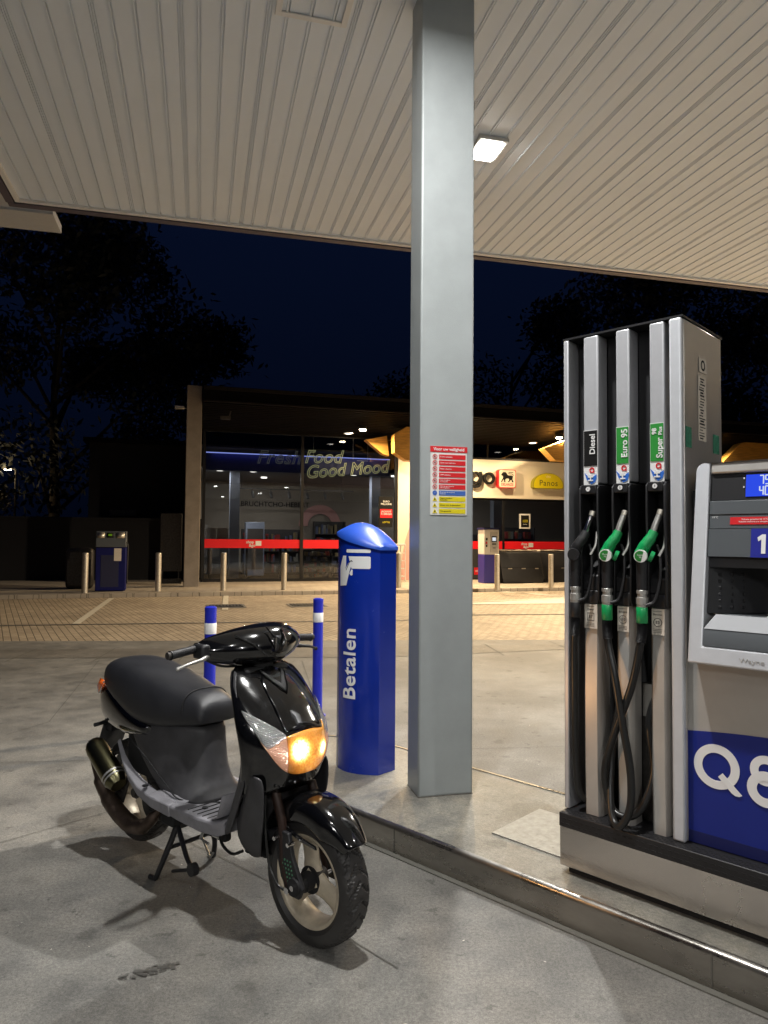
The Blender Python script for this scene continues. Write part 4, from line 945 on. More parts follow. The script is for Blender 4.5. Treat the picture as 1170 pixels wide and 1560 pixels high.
# --- tail body
TB = [(-.325, .640, .700, .035), (-.30, .615, .735, .07), (-.24, .585, .782, .108), (-.16, .565, .810, .138), (-.06, .555, .790, .158), (.04, .556, .755, .170), (.14, .570, .715, .176), (.24, .590, .680, .174), (.33, .612, .665, .168)]
secs = []
for x, zl, zh, w_ in TB:
    h = zh - zl; rg = ((0, 0), (.62, .02), (.90, .16), (1.0, .45), (.99, .72), (.90, .93), (.6, 1.0), (0, 1)); secs.append([(x, w_ * fy, zl + h * fz) for fy, fz in rg] + [(x, -w_ * fy, zl + h * fz) for fy, fz in rg[-2:0:-1]])
tb_ = MB().loft(secs).build('tail_body', M['gloss'], SC, sub=2)
for s_ in (-1, 1):
    b = MB(); secs = []
    for i, (x, z0, z1, y) in enumerate([(-.285, .715, .752, .075), (-.25, .715, .782, .103), (-.20, .733, .800, .128), (-.15, .765, .806, .144), (-.12, .79, .80, .148)]):
        secs.append([(x, s_ * (y + .004), z0), (x - .006, s_ * (y + .008), (z0 + z1) / 2), (x, s_ * (y - .004), z1)])
    b.loft(secs, closed=False); b.build('tail_signal', M['amber'], SC, solid=.004)
MB().box(-.29, -.22, -.05, .05, .52, .62).tube([(-.25, .0, .575), (-.235, -.115, .565), (-.25, -.125, .56)], .010, 8).build('tail_bracket', M['black'], SC)
MB().loft([[(-.24, -.07, .60), (-.24, .07, .60)], [(-.30, -.07, .48), (-.30, .07, .48)], [(-.33, -.06, .40), (-.33, .06, .40)]], closed=False).build('rear_mudguard', M['black'], SC, solid=.004)
# --- under-seat body (matt)
UB = [(.715, .00, .595, .150, .096), (.66, .03, .605, .160, .098), (.60, .07, .605, .166, .098), (.54, .14, .606, .168, .100), (.48, .21, .612, .165, .104), (.43, .28, .630, .160, .116), (.395, .34, .665, .158, .135), (.372, .38, .70, .155, .150)]
secs = []
for z, x0, x1, wr, wf in UB:
    ring = []
    for i in range(28):
        a = 2 * pi * i / 28; c_, s_ = cos(a), sin(a); ex = .62
        fx = math.copysign(abs(c_) ** ex, c_); fy = math.copysign(abs(s_) ** ex, s_); f_ = (fx + 1) / 2
        ring.append((x0 + (x1 - x0) * f_, (wr + (wf - wr) * f_ ** 1.6) * fy, z))
    secs.append(ring)
ubd = MB().loft(secs).build('body_panel', M['dusty'], SC, sub=1)
b = MB(); b.tube(spline([(.17, -.168, .585), (.33, -.171, .52), (.48, -.162, .435), (.56, -.150, .395), (.66, -.07, .388), (.74, .0, .387)], 6), .003, 6); b.build('panel_seam', M['blackm'], ubd)
# --- floorboard with rising side fins
FB = [ # x, z_top, z_bot, half width
    (.36, .384, .345, .190), (.44, .386, .340, .200), (.60, .386, .330, .204), (.76, .386, .325, .202), (.86, .388, .328, .190), (.90, .40, .345, .175)]
secs = []
for x, zt_, zb_, w_ in FB:
    secs.append([(x, -w_, zt_ - .006), (x, -w_ + .012, zt_), (x, w_ - .012, zt_), (x, w_, zt_ - .006), (x, w_ - .012, zb_), (x, -w_ + .012, zb_)])
fb = MB().loft(secs).build('floorboard', M['floor_pl'], SC, bevel=.006)
b = MB()
for i in range(6):
    x = .835 - .034 * i; b.box(x, x + .004, -.180, -.03, .3855, .3885); b.box(x, x + .004, .03, .180, .3855, .3885)
b.build('floor_grooves', M['blackm'], fb)
b = MB()
for (x, y, z) in ((.70, -.12, .388), (.70, .12, .388), (.36, -.196, .418), (.84, .13, .40)): b.lathe([(.0125, z - .002), (.0125, z + .003), (.009, z + .004)], (x, y, 0), 'z', 14)
b.build('floor_plugs', M['black'], fb)
for s_ in (-1, 1):   # fins
    secs = []
    for x, zi, zo, yi, yo, th in ((.055, .560, .548, .150, .166, .012), (.12, .500, .480, .158, .178, .022), (.20, .458, .432, .164, .192, .030), (.30, .425, .400, .166, .203, .040), (.42, .402, .384, .168, .207, .045), (.56, .390, .384, .168, .206, .05)):
        secs.append([(x, s_ * yi, zi), (x, s_ * yo, zo), (x, s_ * (yo - .004), zo - th), (x, s_ * yi, zi - th)])
    MB().loft(secs).build('side_fin', M['floor_pl'], SC, bevel=.004)
    b = MB(); b.loft([[(.38, s_ * .160, .387), (.38, s_ * .204, .387), (.385, s_ * .165, .392)], [(.46, s_ * .150, .387), (.44, s_ * .206, .387), (.45, s_ * .160, .412)], [(.60, s_ * .125, .387), (.60, s_ * .150, .387), (.60, s_ * .130, .396)]]); b.build('heel_rest', M['floor_pl'], fb)
# ramp where the floor meets the leg shield
MB().loft([[(.83, -.18, .387), (.83, .18, .387)], [(.875, -.185, .41), (.875, .185, .41)], [(.905, -.185, .50), (.905, .185, .50)]], closed=False).build('floor_ramp', M['floor_pl'], SC, solid=.006)
# --- engine, exhaust
b = MB()
b.box(.08, .40, .02, .12, .21, .36).box(-.05, .25, .06, .15, .18, .33)
b.lathe([(.085, -.11), (.085, -.03), (.06, .02)], (.27, 0, .30), 'y', 28)
for i in range(7): b.box(.32 + .014 * i, .326 + .014 * i, -.115, .03, .24, .35)
b.tube([(.32, .06, .28), (.45, .06, .30)], .06, 16).tube([(0, -.05, .262), (0, .1, .262)], .022, 12)
eng = b.build('engine', M['engine'], SC, bevel=.004)
b = MB()
for i in range(9): b.box(.255, .335, -.1125, -.110, .262 + .011 * i, .267 + .011 * i)
b.build('fan_grille', M['blackm'], eng)
b = MB(); A = Vector((-.142, -.185, .508)); B = Vector((.100, -.178, .355)); d = (B - A).normalized()
b.tube([A, A + d * .006, A + d * .025, A + d * .05, B - d * .06, B - d * .03, B], [.022, .036, .047, .051, .053, .050, .036], 28); mu_ = b.build('muffler', M['muffler'], SC, ang=25)
b = MB(); b.tube([B - d * .065, B - d * .055], .0545, 28).tube([B - d * .045, B - d * .037], .0535, 28); b.build('muffler_clamp', M['alu'], mu_)
b = MB(); b.tube(spline([A + Vector((.005, .0, -.03)), (-.135, -.18, .44), (-.08, -.175, .34), (-.005, -.17, .27), (.10, -.165, .215), (.20, -.155, .190), (.29, -.15, .215), (.34, -.13, .27), (.36, -.10, .31)], 6), [.014] * 6 + [.022] * 6 + [.032] * 6 + [.038] * 6 + [.038] * 6 + [.034] * 6 + [.026] * 6 + [.018] * 7, 16)
b.build('exhaust_pipe', M['rust'], SC)
b = MB(); b.tube([(.02, -.165, .40), (.06, -.15, .34), (.05, -.12, .30)], .010, 8).tube([(-.06, -.17, .30), (0, -.12, .262)], .011, 8).prism([(-.02, .24), (.05, .25), (.10, .36), (.05, .40), (.0, .33)], -.13, -.122); b.build('muffler_bracket', M['engine'], SC)
# rear inner wheel cover & shock
b = MB(); secs = []
for i in range(13):
    a = R(30 + 120 * i / 12); secs.append([(.0 + .246 * cos(a), -.07, .27 + .246 * sin(a)), (.0 + .256 * cos(a), 0, .27 + .256 * sin(a)), (.0 + .246 * cos(a), .07, .27 + .246 * sin(a))])
b.loft(secs, closed=False); b.build('wheel_arch', M['blackm'], SC, solid=.004)
MB().box(.04, .32, -.10, .12, .40, .58).build('inner_frame', M['blackm'], SC)
b = MB(); pts = [Vector((-.02, .11, .28)).lerp(Vector((.03, .10, .60)), i / 40) for i in range(41)]; b.tube(pts, [.028 if i % 4 < 2 else .020 for i in range(41)], 14); b.build('rear_shock', M['engine'], SC)
# --- centre stand
b = MB()
for s_ in (-1, 1):
    b.tube(spline([(.445, s_ * .075, .262), (.44, s_ * .10, .20), (.415, s_ * .135, .09), (.385, s_ * .150, .012)], 5), [.014] * 5 + [.013] * 5 + [.012] * 6, 10)
    b.tube([(.385, s_ * .150, .012), (.345, s_ * .155, .010)], .011, 10)
b.tube([(.443, -.08, .235), (.443, .08, .235)], .016, 12); b.tube([(.43, -.115, .145), (.43, .115, .145)], .009, 10)
b.tube(spline([(.45, -.085, .235), (.50, -.10, .20), (.57, -.12, .155), (.635, -.135, .125)], 5), .011, 10)
b.lathe([(.008, -.150), (.026, -.150), (.026, -.122), (.008, -.122)], (.645, 0, .125), 'y', 18)
b.tube([(.645, -.136, .125), (.50, -.14, .075)], .007, 8)
b.build('centre_stand', M['black'], SC)
b = MB(); b.tube([(.58, -.05, .215), (.70, -.09, .175), (.72, -.09, .20)], .005, 8).tube([(.62, -.02, .33), (.64, -.10, .24), (.70, -.10, .235)], .006, 8).box(.75, .79, -.12, -.10, .285, .325); b.build('stand_spring', M['alu'], SC)
b = MB(); b.box(.35, .82, -.11, -.07, .27, .335).box(.35, .82, .07, .11, .27, .335).box(.36, .46, -.12, .12, .235, .30); b.build('frame_tubes', M['blackm'], SC, bevel=.012)
for pts_, r_ in (([(.80, -.12, .33), (.84, -.135, .285), (.90, -.13, .262), (.955, -.12, .285)], .006), ([(1.09, -.12, .60), (1.105, -.135, .45), (1.13, -.135, .30), (1.17, -.13, .235), (1.205, -.125, .22)], .005), ([(.80, -.21, 1.02), (.84, -.15, .99), (.87, -.06, .985)], .005)):
    MB().tube(spline(pts_, 6), r_, 8).build('cable', M['hose'], SC)

# ================================================================== SHOP
so_ = (7.4, 23.75, 0)
def qthing(name, label, cat, u, w, z=.1, group=None): return thing(name, label, cat, qp(u, w, z), QROT, group)
B = thing('shop_building', 'single storey station shop with dark overhanging roof and large glass front', 'building', qp(*so_), QROT)
sb = lambda: MB(so_)
sb().box(.31, .745, 21.5, 21.95, .05, 6.02).build('corner_pillar', M['pillar'], B, bevel=.015)
# roof: leaning overhang
r = sb(); r.prism([(21.2, 5.93), (21.2, 5.52), (21.28, 5.52), (23.9, 5.03), (34, 5.03), (34, 6.3), (21.3, 6.0)], .76, 34, 'x'); roof = r.build('roof', M['roof'], B)
b = sb()
for i in range(17):
    w_ = 21.3 + .15 * i; z = 5.515 - (w_ - 21.28) * .187; b.add([(.8, w_, z - .004), (33.9, w_, z - .004), (33.9, w_ + .11, z - .025), (.8, w_ + .11, z - .025), (.8, w_, z - .03), (33.9, w_, z - .03), (33.9, w_ + .11, z - .05), (.8, w_ + .11, z - .05)],
          [(0, 3, 2, 1), (4, 5, 6, 7), (0, 1, 5, 4), (1, 2, 6, 5), (2, 3, 7, 6), (3, 0, 4, 7)])
b.build('soffit_boards', M['soffit'], roof)
sb().box(.78, 34, 21.13, 21.195, 5.50, 5.545).box(.78, 34, 21.16, 21.195, 5.86, 5.96).build('roof_trim', mat('roof_trim_metal', (.018, .016, .015), .5, spec=.12), roof)
# window frames
f = sb()
for u in (.92, 4.14, 7.46): f.box(u - .05, u + .05, 23.70, 23.80, .1, 5.05)
f.box(.87, 7.51, 23.70, 23.80, .10, .20); f.box(.87, 7.51, 23.70, 23.80, 5.0, 5.1)
f.build('window_frame', M['frame'], B)
f = sb()
for u in (10.96,): f.box(u - .03, u + .03, 23.70, 23.78, 4.46, 5.05)
for u in (8.9, 11.6, 14.3): f.box(u - .04, u + .04, 23.72, 23.80, .1, 3.05)
f.box(8.9, 22, 23.72, 23.80, .10, .18); f.box(7.5, 22, 23.72, 23.80, 2.98, 3.06); f.box(7.5, 22, 23.70, 23.80, 4.47, 4.53)
f.build('window_frame', M['frame'], B)
for (a, c, z0, z1) in ((.97, 4.09, .2, 5.0), (4.19, 7.41, .2, 5.0), (8.94, 11.56, .18, 2.98), (11.64, 14.26, .18, 2.98), (14.34, 21.9, .18, 2.98), (7.5, 10.93, 4.53, 5.0), (10.99, 21.9, 4.53, 5.0)):
    sb().box(a, c, 23.745, 23.755, z0, z1).build('window_pane', M['glass'], B)
rb = sb()
for (a, c) in ((.97, 4.09), (4.19, 7.41), (8.94, 11.56), (11.64, 14.26), (14.34, 21.9)): rb.box(a, c, 23.738, 23.742, 1.205, 1.49)
film_ = rb.build('red_window_band', M['redglass'], B)
for u in (2.53, 12.55):
    text('shop', .13, M['white'], film_, (u - .10 - so_[0], -.016, 1.40), ext=.001, bold=.003, name='lettering')
    text('&go', .13, M['white'], film_, (u - .03 - so_[0], -.016, 1.29), ext=.001, bold=.003, name='lettering')
    sb().box(u + .08, u + .27, 23.732, 23.737, 1.28, 1.44).build('window_logo', M['white'], film_)
# sign wall
sb().box(7.52, 8.85, 23.66, 23.80, .1, 4.46).build('sign_wall', M['cream'], B)
sb().box(8.85, 21.9, 23.66, 23.70, 3.065, 4.46).build('sign_wall', M['cream'], B)
b = sb(); b.prism([(7.53, .12)] + [(8.85 - 1.22 * cos(R(a)), .12 + 2.75 * sin(R(a))) for a in range(6, 91, 6)] + [(8.85, .12)], 23.655, 23.659); b.build('pink_arch_painting', M['pink'], B)
# timber wedges under the roof
def wedge(pts, w0, w1): return sb().prism(pts, w0, w1).build('timber_beam', M['wood'], B, bevel=.01)
wedge([(6.90, 4.98), (7.32, 5.26), (8.6, 5.3), (8.6, 4.3), (7.7, 4.12), (7.33, 4.14), (6.92, 4.38)], 22.2, 22.55)
wedge([(6.15, 4.88), (6.90, 5.05), (6.98, 4.35), (6.75, 4.42)], 23.0, 23.3)
wedge([(12.30, 4.74), (13.1, 5.05), (15.2, 5.15), (15.2, 4.3), (12.75, 4.33)], 22.0, 22.4)
wedge([(19.9, 4.6), (20.74, 5.32), (21.99, 5.5), (23.5, 5.5), (23.5, 4.4), (19.9, 4.35)], 22.0, 22.4)
# interior shell
sb().box(.8, 22, 24.0, 33.5, .02, .10).build('shop_floor', M['intfloor'], B)
sb().box(.8, 22, 31.2, 31.4, .1, 5.0).box(.62, .76, 23.9, 31.4, .1, 5.0).box(22, 22.2, 23.7, 31.4, .1, 5.0).build('interior_wall', mat('interior_plaster', (.34, .30, .24), .8), B)
sb().box(.8, 22, 24.1, 31.2, 4.55, 4.62).build('shop_ceiling', M['interior'], B)
sb().box(.8, 22, 25.4, 31.2, 3.98, 4.02).build('lower_ceiling', mat('lower_ceiling_grey', (.16, .16, .165), .7), B)
b = sb(); b.box(.98, 7.4, 24.3, 24.5, 3.80, 4.36); b.build('bulkhead', M['bluewash'], B)
sb().box(.98, 4.08, 24.27, 24.30, 4.37, 4.40).box(4.2, 7.4, 24.27, 24.30, 4.37, 4.40).build('blue_light_strip', M['bluelight'], B)
la = bpy.data.lights.new('strip_glow', 'AREA'); la.shape = 'RECTANGLE'; la.size = 6; la.size_y = .05; la.energy = 3; la.color = (.12, .16, 1)
lo = bpy.data.objects.new('strip_glow', la); COL.objects.link(lo); lo.parent = B; lo.location = (4.2 - so_[0], 24.16 - so_[1], 4.36); lo.rotation_euler = (R(38), 0, 0)
b = sb()
for u in (2.1, 7.38, 12.46): b.box(u - .17, u + .17, 26, 26.35, .1, 4.0)
b.build('interior_columns', M['intcol'], B)
for i, (u, w_, z) in enumerate(((1.56, 26, 3.96), (2.74, 26, 3.96), (6.5, 26, 3.96), (8.1, 26, 3.96), (3.43, 28.5, 3.96), (12.6, 27, 3.96), (10.6, 29.5, 3.96))):  # one right-hand spot is added to brighten the interior there
    t = qthing('ceiling_spot', 'round white ceiling spot glowing inside the shop', 'ceiling light', u, w_, z, 'round ceiling spots inside the shop')
    MB().lathe([(.12, -.02), (.12, .02)], (0, 0, 0), 'z', 16).build('lamp_disc', M['spotl'], t)
    la = bpy.data.lights.new('spot_lamp', 'AREA'); la.size = .2; la.energy = 45; la.color = (1, .94, .84); la.shape = 'DISK'
    lo = bpy.data.objects.new('spot_lamp', la); COL.objects.link(lo); lo.parent = t; lo.location = (0, 0, -.03)
# back wall writing and pink arch
text('GELBRUCHTCHO-HEBERT', .30, M['ink'], B, (4.0 - so_[0], 31.15 - so_[1], 3.02), ext=.005, name='wall_lettering')
b = sb(); n = 24
o_ = [(6.25 + .95 * cos(pi * i / n), 2.1 + .95 * sin(pi * i / n)) for i in range(n + 1)]; i_ = [(6.25 + .55 * cos(pi * i / n), 2.1 + .55 * sin(pi * i / n)) for i in range(n + 1)]
b.prism(o_ + i_[::-1], 31.13, 31.17); b.build('arch_painting', M['pink'], B)
# shelving, counters
def shelf(u0, u1, w_, h, lab, n=4, cols=((.25, .2, .1), (.1, .12, .2), (.3, .05, .04), (.25, .25, .22))):
    t = qthing('shop_shelf', lab, 'shelf', (u0 + u1) / 2, w_, .1); o_ = ((u0 + u1) / 2, w_, .1)
    b = MB(o_); b.box(u0, u1, w_ + .35, w_ + .4, .1, h); b.box(u0, u0 + .04, w_, w_ + .35, .1, h).box(u1 - .04, u1, w_, w_ + .35, .1, h)
    for k in range(n): b.box(u0 + .04, u1 - .04, w_, w_ + .35, .15 + (h - .2) * k / n, .18 + (h - .2) * k / n)
    b.build('rack', M['shelfm'], t)
    for ci, c in enumerate(cols):
        b = MB(o_)
        for k in range(n):
            z = .181 + (h - .2) * k / n; u = u0 + .06
            while u < u1 - .2:
                w2_ = .06 + random.random() * .10
                if random.randrange(len(cols)) == ci: b.box(u, u + w2_ - .01, w_ + .04, w_ + .25, z, z + (h - .2) / n * (.4 + random.random() * .4))
                u += w2_
        mm = bpy.data.materials.get('goods_%d' % ci) or mat('goods_%d' % ci, c, .5)
        b.build('goods', mm, t)
shelf(2.6, 5.0, 28.5, 1.9, 'dark shelf rack with goods at the back of the shop, left side')
shelf(5.4, 7.2, 28.0, 1.5, 'low shelf rack behind the middle of the shop window')
shelf(4.35, 5.4, 24.6, 1.15, 'shelf rack with reddish goods standing right behind the glass below the red band', 5)
shelf(5.9, 7.3, 30.6, 2.3, 'tall dark shelf rack against the back wall of the shop')
shelf(12.9, 15.2, 28.0, 2.1, 'shelf rack behind the glass beneath the yellow sign')
shelf(9.3, 11.2, 25.2, 1.75, 'shelf rack behind the glass just left of the payment kiosk')
t = qthing('shop_counter', 'dark shop counter far inside on the left', 'counter', 1.6, 29, .1); MB().box(-.7, .9, 0, .7, 0, 1.1).box(-.75, .95, -.05, .75, 1.1, 1.14).build('worktop', M['shelfm'], t, bevel=.01); MB().box(-.6, -.25, .05, .3, 1.14, 1.5).build('till', M['grey'], t)
t = qthing('fridge', 'pale tall cabinet inside the shop beside the bluish column', 'fridge', 3.0, 27.4, .1); MB().box(-.35, .35, 0, .6, 0, 2.05).build('casing', M['intcol'], t, bevel=.02); MB().box(-.30, .30, -.012, -.002, .25, 1.8).build('door', M['interior'], t)
for i, (u, w_, z) in enumerate(((1.17, 24.0, 1.5), (1.56, 24.0, 1.5))):
    t = qthing('cardboard_box', ('pale box standing just above the red band, nearest the pillar', 'pale box standing just above the red band, second from the pillar')[i], 'box', u, w_, z, 'pale boxes behind the left window')
    MB().box(-.17, .17, 0, .3, 0, .36).build('box_body', M['paper'], t, bevel=.006); MB().box(-.17, .17, -.001, .301, .30, .312).build('box_tape', M['zinc'], t)
t = qthing('window_ledge', 'low ledge carrying the pale boxes inside the left window', 'ledge', 1.6, 24.1, .1); MB().box(-.6, .9, -.15, .3, 1.1, 1.395).box(-.5, -.45, 0, .2, 0, 1.1).box(.75, .8, 0, .2, 0, 1.1).build('ledge_board', M['shelfm'], t)
for u, w_ in ((3.3, 24.9), (6.2, 25.2)):
    t = qthing('interior_stanchion', ('slim dark stanchion inside the glass, left pane', 'slim dark stanchion inside the glass, right pane')[u > 4], 'post', u + .3, w_, .1, 'stanchions inside the shop'); MB().cyl((0, 0, 0), (0, 0, 1.15), .05).build('tube', M['engine'], t); MB().cyl((0, 0, 0), (0, 0, .02), .15).build('foot', M['engine'], t)
# pendant track spots
b = MB()
t = qthing('track_rail', 'dark ceiling rail with a row of small spotlights across the shop', 'light rail', 4.0, 28, 3.45)
MB().box(-2, 3, 0, .04, .0, .04).box(-1.5, -1.48, 0, .02, .04, .55).box(2.5, 2.52, 0, .02, .04, .55).build('rail', M['shelfm'], t)
for i in range(7):
    b = MB(); u = -1.8 + .72 * i; b.tube([(u, .02, 0), (u, .0, -.12)], .02, 8).tube([(u, .02, -.10), (u + .04, -.06, -.32)], .055, 12); b.build('spot_head', M['shelfm'], t)
# pendant lamp wires hung behind the lettering
b = MB(); t = qthing('neon_suspension', 'thin white rods suspending the outlined lettering', 'rods', 5.5, 23.95, 3.9)
for u in (-.95, .45, .98): b.box(u, u + .012, 0, .012, .4, 1.1)
b.box(.6, 1.0, 0, .012, .36, .37); b.build('rods', M['whited'], t)
# outlined slogan behind the glass
nt_ = thing('slogan_sign', 'outlined slanted lettering Fresh Food Good Mood hanging inside the shop window', 'sign', qp(4.9, 23.88, 4.0), QROT)
text('Fresh', .62, M['neond'], nt_, (-1.55, 0, .24), rot=(pi / 2, R(-1), 0), outline=.012, shear=.30, sx=1.0, space=1.08)
text('Food', .62, M['neon'], nt_, (-.03, 0, .32), rot=(pi / 2, R(-2), 0), outline=.013, shear=.30, sx=1.0, space=1.02)
text('Good Mood', .62, M['neon'], nt_, (.83, 0, -.08), rot=(pi / 2, R(-6), 0), outline=.013, shear=.30, sx=.95, space=1.0)
# stickers on the right pane and posters
t = qthing('window_poster', 'dark poster with red field on the shop window behind the blue payment post', 'poster', 7.1, 23.70, 2.3)
MB().box(-.27, .24, 0, .006, -.35, .72).build('poster_sheet', M['ink'], t); MB().box(-.22, .22, -.006, -.002, -.02, .28).build('red_field', M['red'], t)
text('JACKPOT\n€1.000.000', .085, M['white'], t, (0, -.009, .15)); text('EURO\nMILLIONS', .09, M['white'], t, (0, -.004, .50)); text('LOTTO', .08, M['yellow'], t, (0, -.004, -.18))
t = qthing('framed_poster', 'small white framed poster reading 100 on the window under the lion sign', 'poster', 12.46, 23.70, 2.24)
MB().box(-.22, .22, 0, .02, -.275, .275).build('white_frame', M['white'], t); MB().box(-.165, .165, -.006, -.002, -.22, .22).build('poster_sheet', M['ink'], t); text('100', .15, M['yellow'], t, (0, -.009, 0)); text('GRATIS', .05, M['white'], t, (0, -.009, -.12))
# round logos etc. low on right pane
t = qthing('menu_poster', 'dark poster with small pictures and a red field on the window left of the kiosk', 'poster', 10.6, 23.69, .9)
MB().box(-.5, .42, 0, .008, -.75, .30).build('poster_sheet', M['charcoal'], t); MB().box(-.18, .12, -.006, -.002, -.62, -.36).build('red_field', M['red'], t); text('DEAL', .09, M['white'], t, (-.03, -.010, -.49))
b = MB()
for i in range(5):
    for j in range(4): b.ring(-.4 + .17 * i, .2 - .15 * j, .045, .02, -.004, -.001, n=10)
b.build('pictures', M['engine'], t); MB().lathe([(.10, -.006), (.10, -.002)], (.27, 0, -.5), 'y', 24).build('round_mark', M['whited'], t)

# ---- signs on the cream band
t = thing('go_lettering', 'black raised letters go on the cream wall beside the lion sign', 'sign', qp(10.75, 23.66, 3.77), QROT)
def stroke(poly, wd, y0, y1, m, par, name):
    b = MB(); pts = [Vector((x, 0, z)) for x, z in poly]; secs = []
    for i, p in enumerate(pts):
        tn = (pts[min(i + 1, len(pts) - 1)] - pts[max(i - 1, 0)]).normalized(); nn = Vector((-tn.z, 0, tn.x)) * wd / 2
        secs.append([(p.x - nn.x, y0, p.z - nn.z), (p.x + nn.x, y0, p.z + nn.z), (p.x + nn.x, y1, p.z + nn.z), (p.x - nn.x, y1, p.z - nn.z)])
    b.loft(secs); return b.build(name, m, par, ang=50)
b = MB(); b.ring(-.33, .01, .225, .135, -.12, -.03, n=36); b.build('letter_face', M['ink'], t)
stroke([(-.13, .23), (-.13, -.12), (-.15, -.22), (-.22, -.30), (-.33, -.325), (-.45, -.29)], .09, -.119, -.03, M['ink'], t, 'letter_face')
b = MB(); b.ring(.205, .0, .225, .135, -.12, -.03, n=36); b.build('letter_face', M['ink'], t)
b = MB(); b.ring(-.33, .01, .210, .150, -.03, -.0, n=36); b.ring(.205, .0, .210, .150, -.03, 0, n=36); b.build('letter_back', M['whited'], t)
b = MB(); b.box(-.6, .5, -.012, -.001, -.17, -.15).box(-.6, .5, -.012, -.001, .15, .17); b.build('mounting_rail', M['cream'], t)
t = thing('lion_sign', 'square cream light box with red border and black lion emblem', 'sign', qp(11.62, 23.66, 3.77), QROT)
def rr(cx, cz, w_, h, r_): return [p for (sx_, sz_, a0) in ((1, 1, 0), (-1, 1, 90), (-1, -1, 180), (1, -1, 270)) for p in arc(cx + sx_ * (w_ / 2 - r_), cz + sz_ * (h / 2 - r_), r_, a0, a0 + 90, 5)]
MB().prism(rr(0, 0, .70, .68, .08), -.20, 0).build('box_body', M['red'], t)
MB().prism(rr(0, 0, .645, .625, .06), -.206, -.201).build('face_panel', M['cream'], t)
lion = [(-.22, .17), (-.20, .21), (-.17, .22), (-.16, .245), (-.12, .235), (-.08, .245), (-.05, .22), (-.02, .19), (.0, .15), (.03, .125), (.10, .12), (.17, .125), (.215, .10), (.225, .05), (.205, .0), (.215, -.05), (.245, -.09), (.245, -.125), (.19, -.125), (.175, -.07), (.15, -.035), (.12, -.06), (.09, -.10), (.05, -.125), (.02, -.125), (.03, -.10), (.065, -.075), (.075, -.035), (.06, .0), (.0, .01), (-.05, .0), (-.075, -.03), (-.085, -.08), (-.07, -.125), (-.125, -.125), (-.13, -.07), (-.14, -.02), (-.165, -.05), (-.20, -.085), (-.205, -.125), (-.255, -.125), (-.235, -.08), (-.205, -.03), (-.175, .02), (-.165, .06), (-.185, .085), (-.20, .11), (-.235, .115), (-.245, .145)]
MB().prism(lion, -.2100, -.2065).build('lion_emblem', M['ink'], t)
stroke([(.205, .09), (.235, .12), (.225, .165), (.17, .180), (.08, .178), (.05, .205), (.07, .235), (.235, .24)], .024, -.2100, -.2065, M['ink'], t, 'lion_tail')
text('DELHAIZE', .135, M['red'], t, (0, -.208, -.215), sx=.80, bold=.002)
t = thing('yellow_half_round_sign', 'yellow half-round sign reading Panos on the cream wall', 'sign', qp(13.29, 23.66, 3.73), QROT)
hr = [(-.58, -.27), (.58, -.27), (.62, -.23), (.62, -.14)] + [(.62 * cos(R(a)), -.14 + .44 * sin(R(a))) for a in range(6, 180, 6)] + [(-.62, -.14), (-.62, -.23)]
MB().prism(hr, -.22, 0).build('box_body', mat('sign_olive_edge', (.30, .27, .01), .5), t)
MB().prism([(x * .965, z * .965 - .002) for x, z in hr], -.2260, -.2205).build('face_panel', M['yellow'], t)
text('Panos', .30, mat('olive_ink', (.12, .13, .02), .6), t, (0, -.229, -.08), bold=.002, space=1.1)
b = MB()
for a, l_ in ((60, .10), (80, .12), (100, .12), (120, .10)): 
    c, s_ = cos(R(a)), sin(R(a)); b.prism([(c * .12 - s_ * .012, .02 + s_ * .12 + c * .012), (c * (.12 + l_) - s_ * .02, .02 + s_ * (.12 + l_)), (c * .12 + s_ * .012, .02 + s_ * .12 - c * .012)], -.2290, -.2265)
b.build('steam_mark', mat('pale_yellow', (.85, .8, .45), .5), t)
# ---- lamps under the eaves
def eave(u, w_, z, lab, big, pw):
    t = qthing('eave_lamp', lab, 'lamp', u, w_, z, 'lamps under the shop roof')
    if big:
        MB().lathe([(.05, .0), (.13, -.03), (.15, -.10), (.14, -.12)], (0, 0, .06), 'z', 24).build('shade', M['shelfm'], t)
        b = MB(); b.lathe([(.02, -.115), (.09, -.10), (.115, -.06), (.10, -.02), (.02, 0)], (0, 0, 0), 'z', 20); b.build('globe', M['lampw'], t)
    else:
        MB().lathe([(.15, .0), (.15, -.02)], (0, 0, .03), 'z', 24).build('trim_ring', M['whited'], t); MB().lathe([(.11, -.022), (.11, -.026)], (0, 0, .03), 'z', 24).build('lens', M['spotl'], t)
    la = bpy.data.lights.new('lamp_light', 'AREA'); la.shape = 'DISK'; la.size = .2; la.energy = pw; la.color = (1, .74, .43)
    lo = bpy.data.objects.new('lamp_light', la); COL.objects.link(lo); lo.parent = t; lo.location = (0, -.02, -.15 if big else -.05); lo.rotation_euler = (R(-16), 0, 0)
eave(5.86, 22.3, 5.16, 'bright round lamp hanging under the roof above Good Mood', True, 420)
eave(5.40, 22.4, 4.95, 'flat round downlight just left of the bright lamp above Good Mood', False, 30)
eave(12.95, 22.1, 5.22, 'bright lamp under the roof right above the yellow half-round sign', True, 800)
eave(12.05, 22.35, 4.94, 'flat round downlight above the lion sign', False, 60)
eave(19.5, 22.0, 5.2, 'bright lamp under the far right end of the shop roof', True, 50)
eave(9.2, 22.2, 5.2, 'lamp under the roof hidden by the grey column', True, 700)
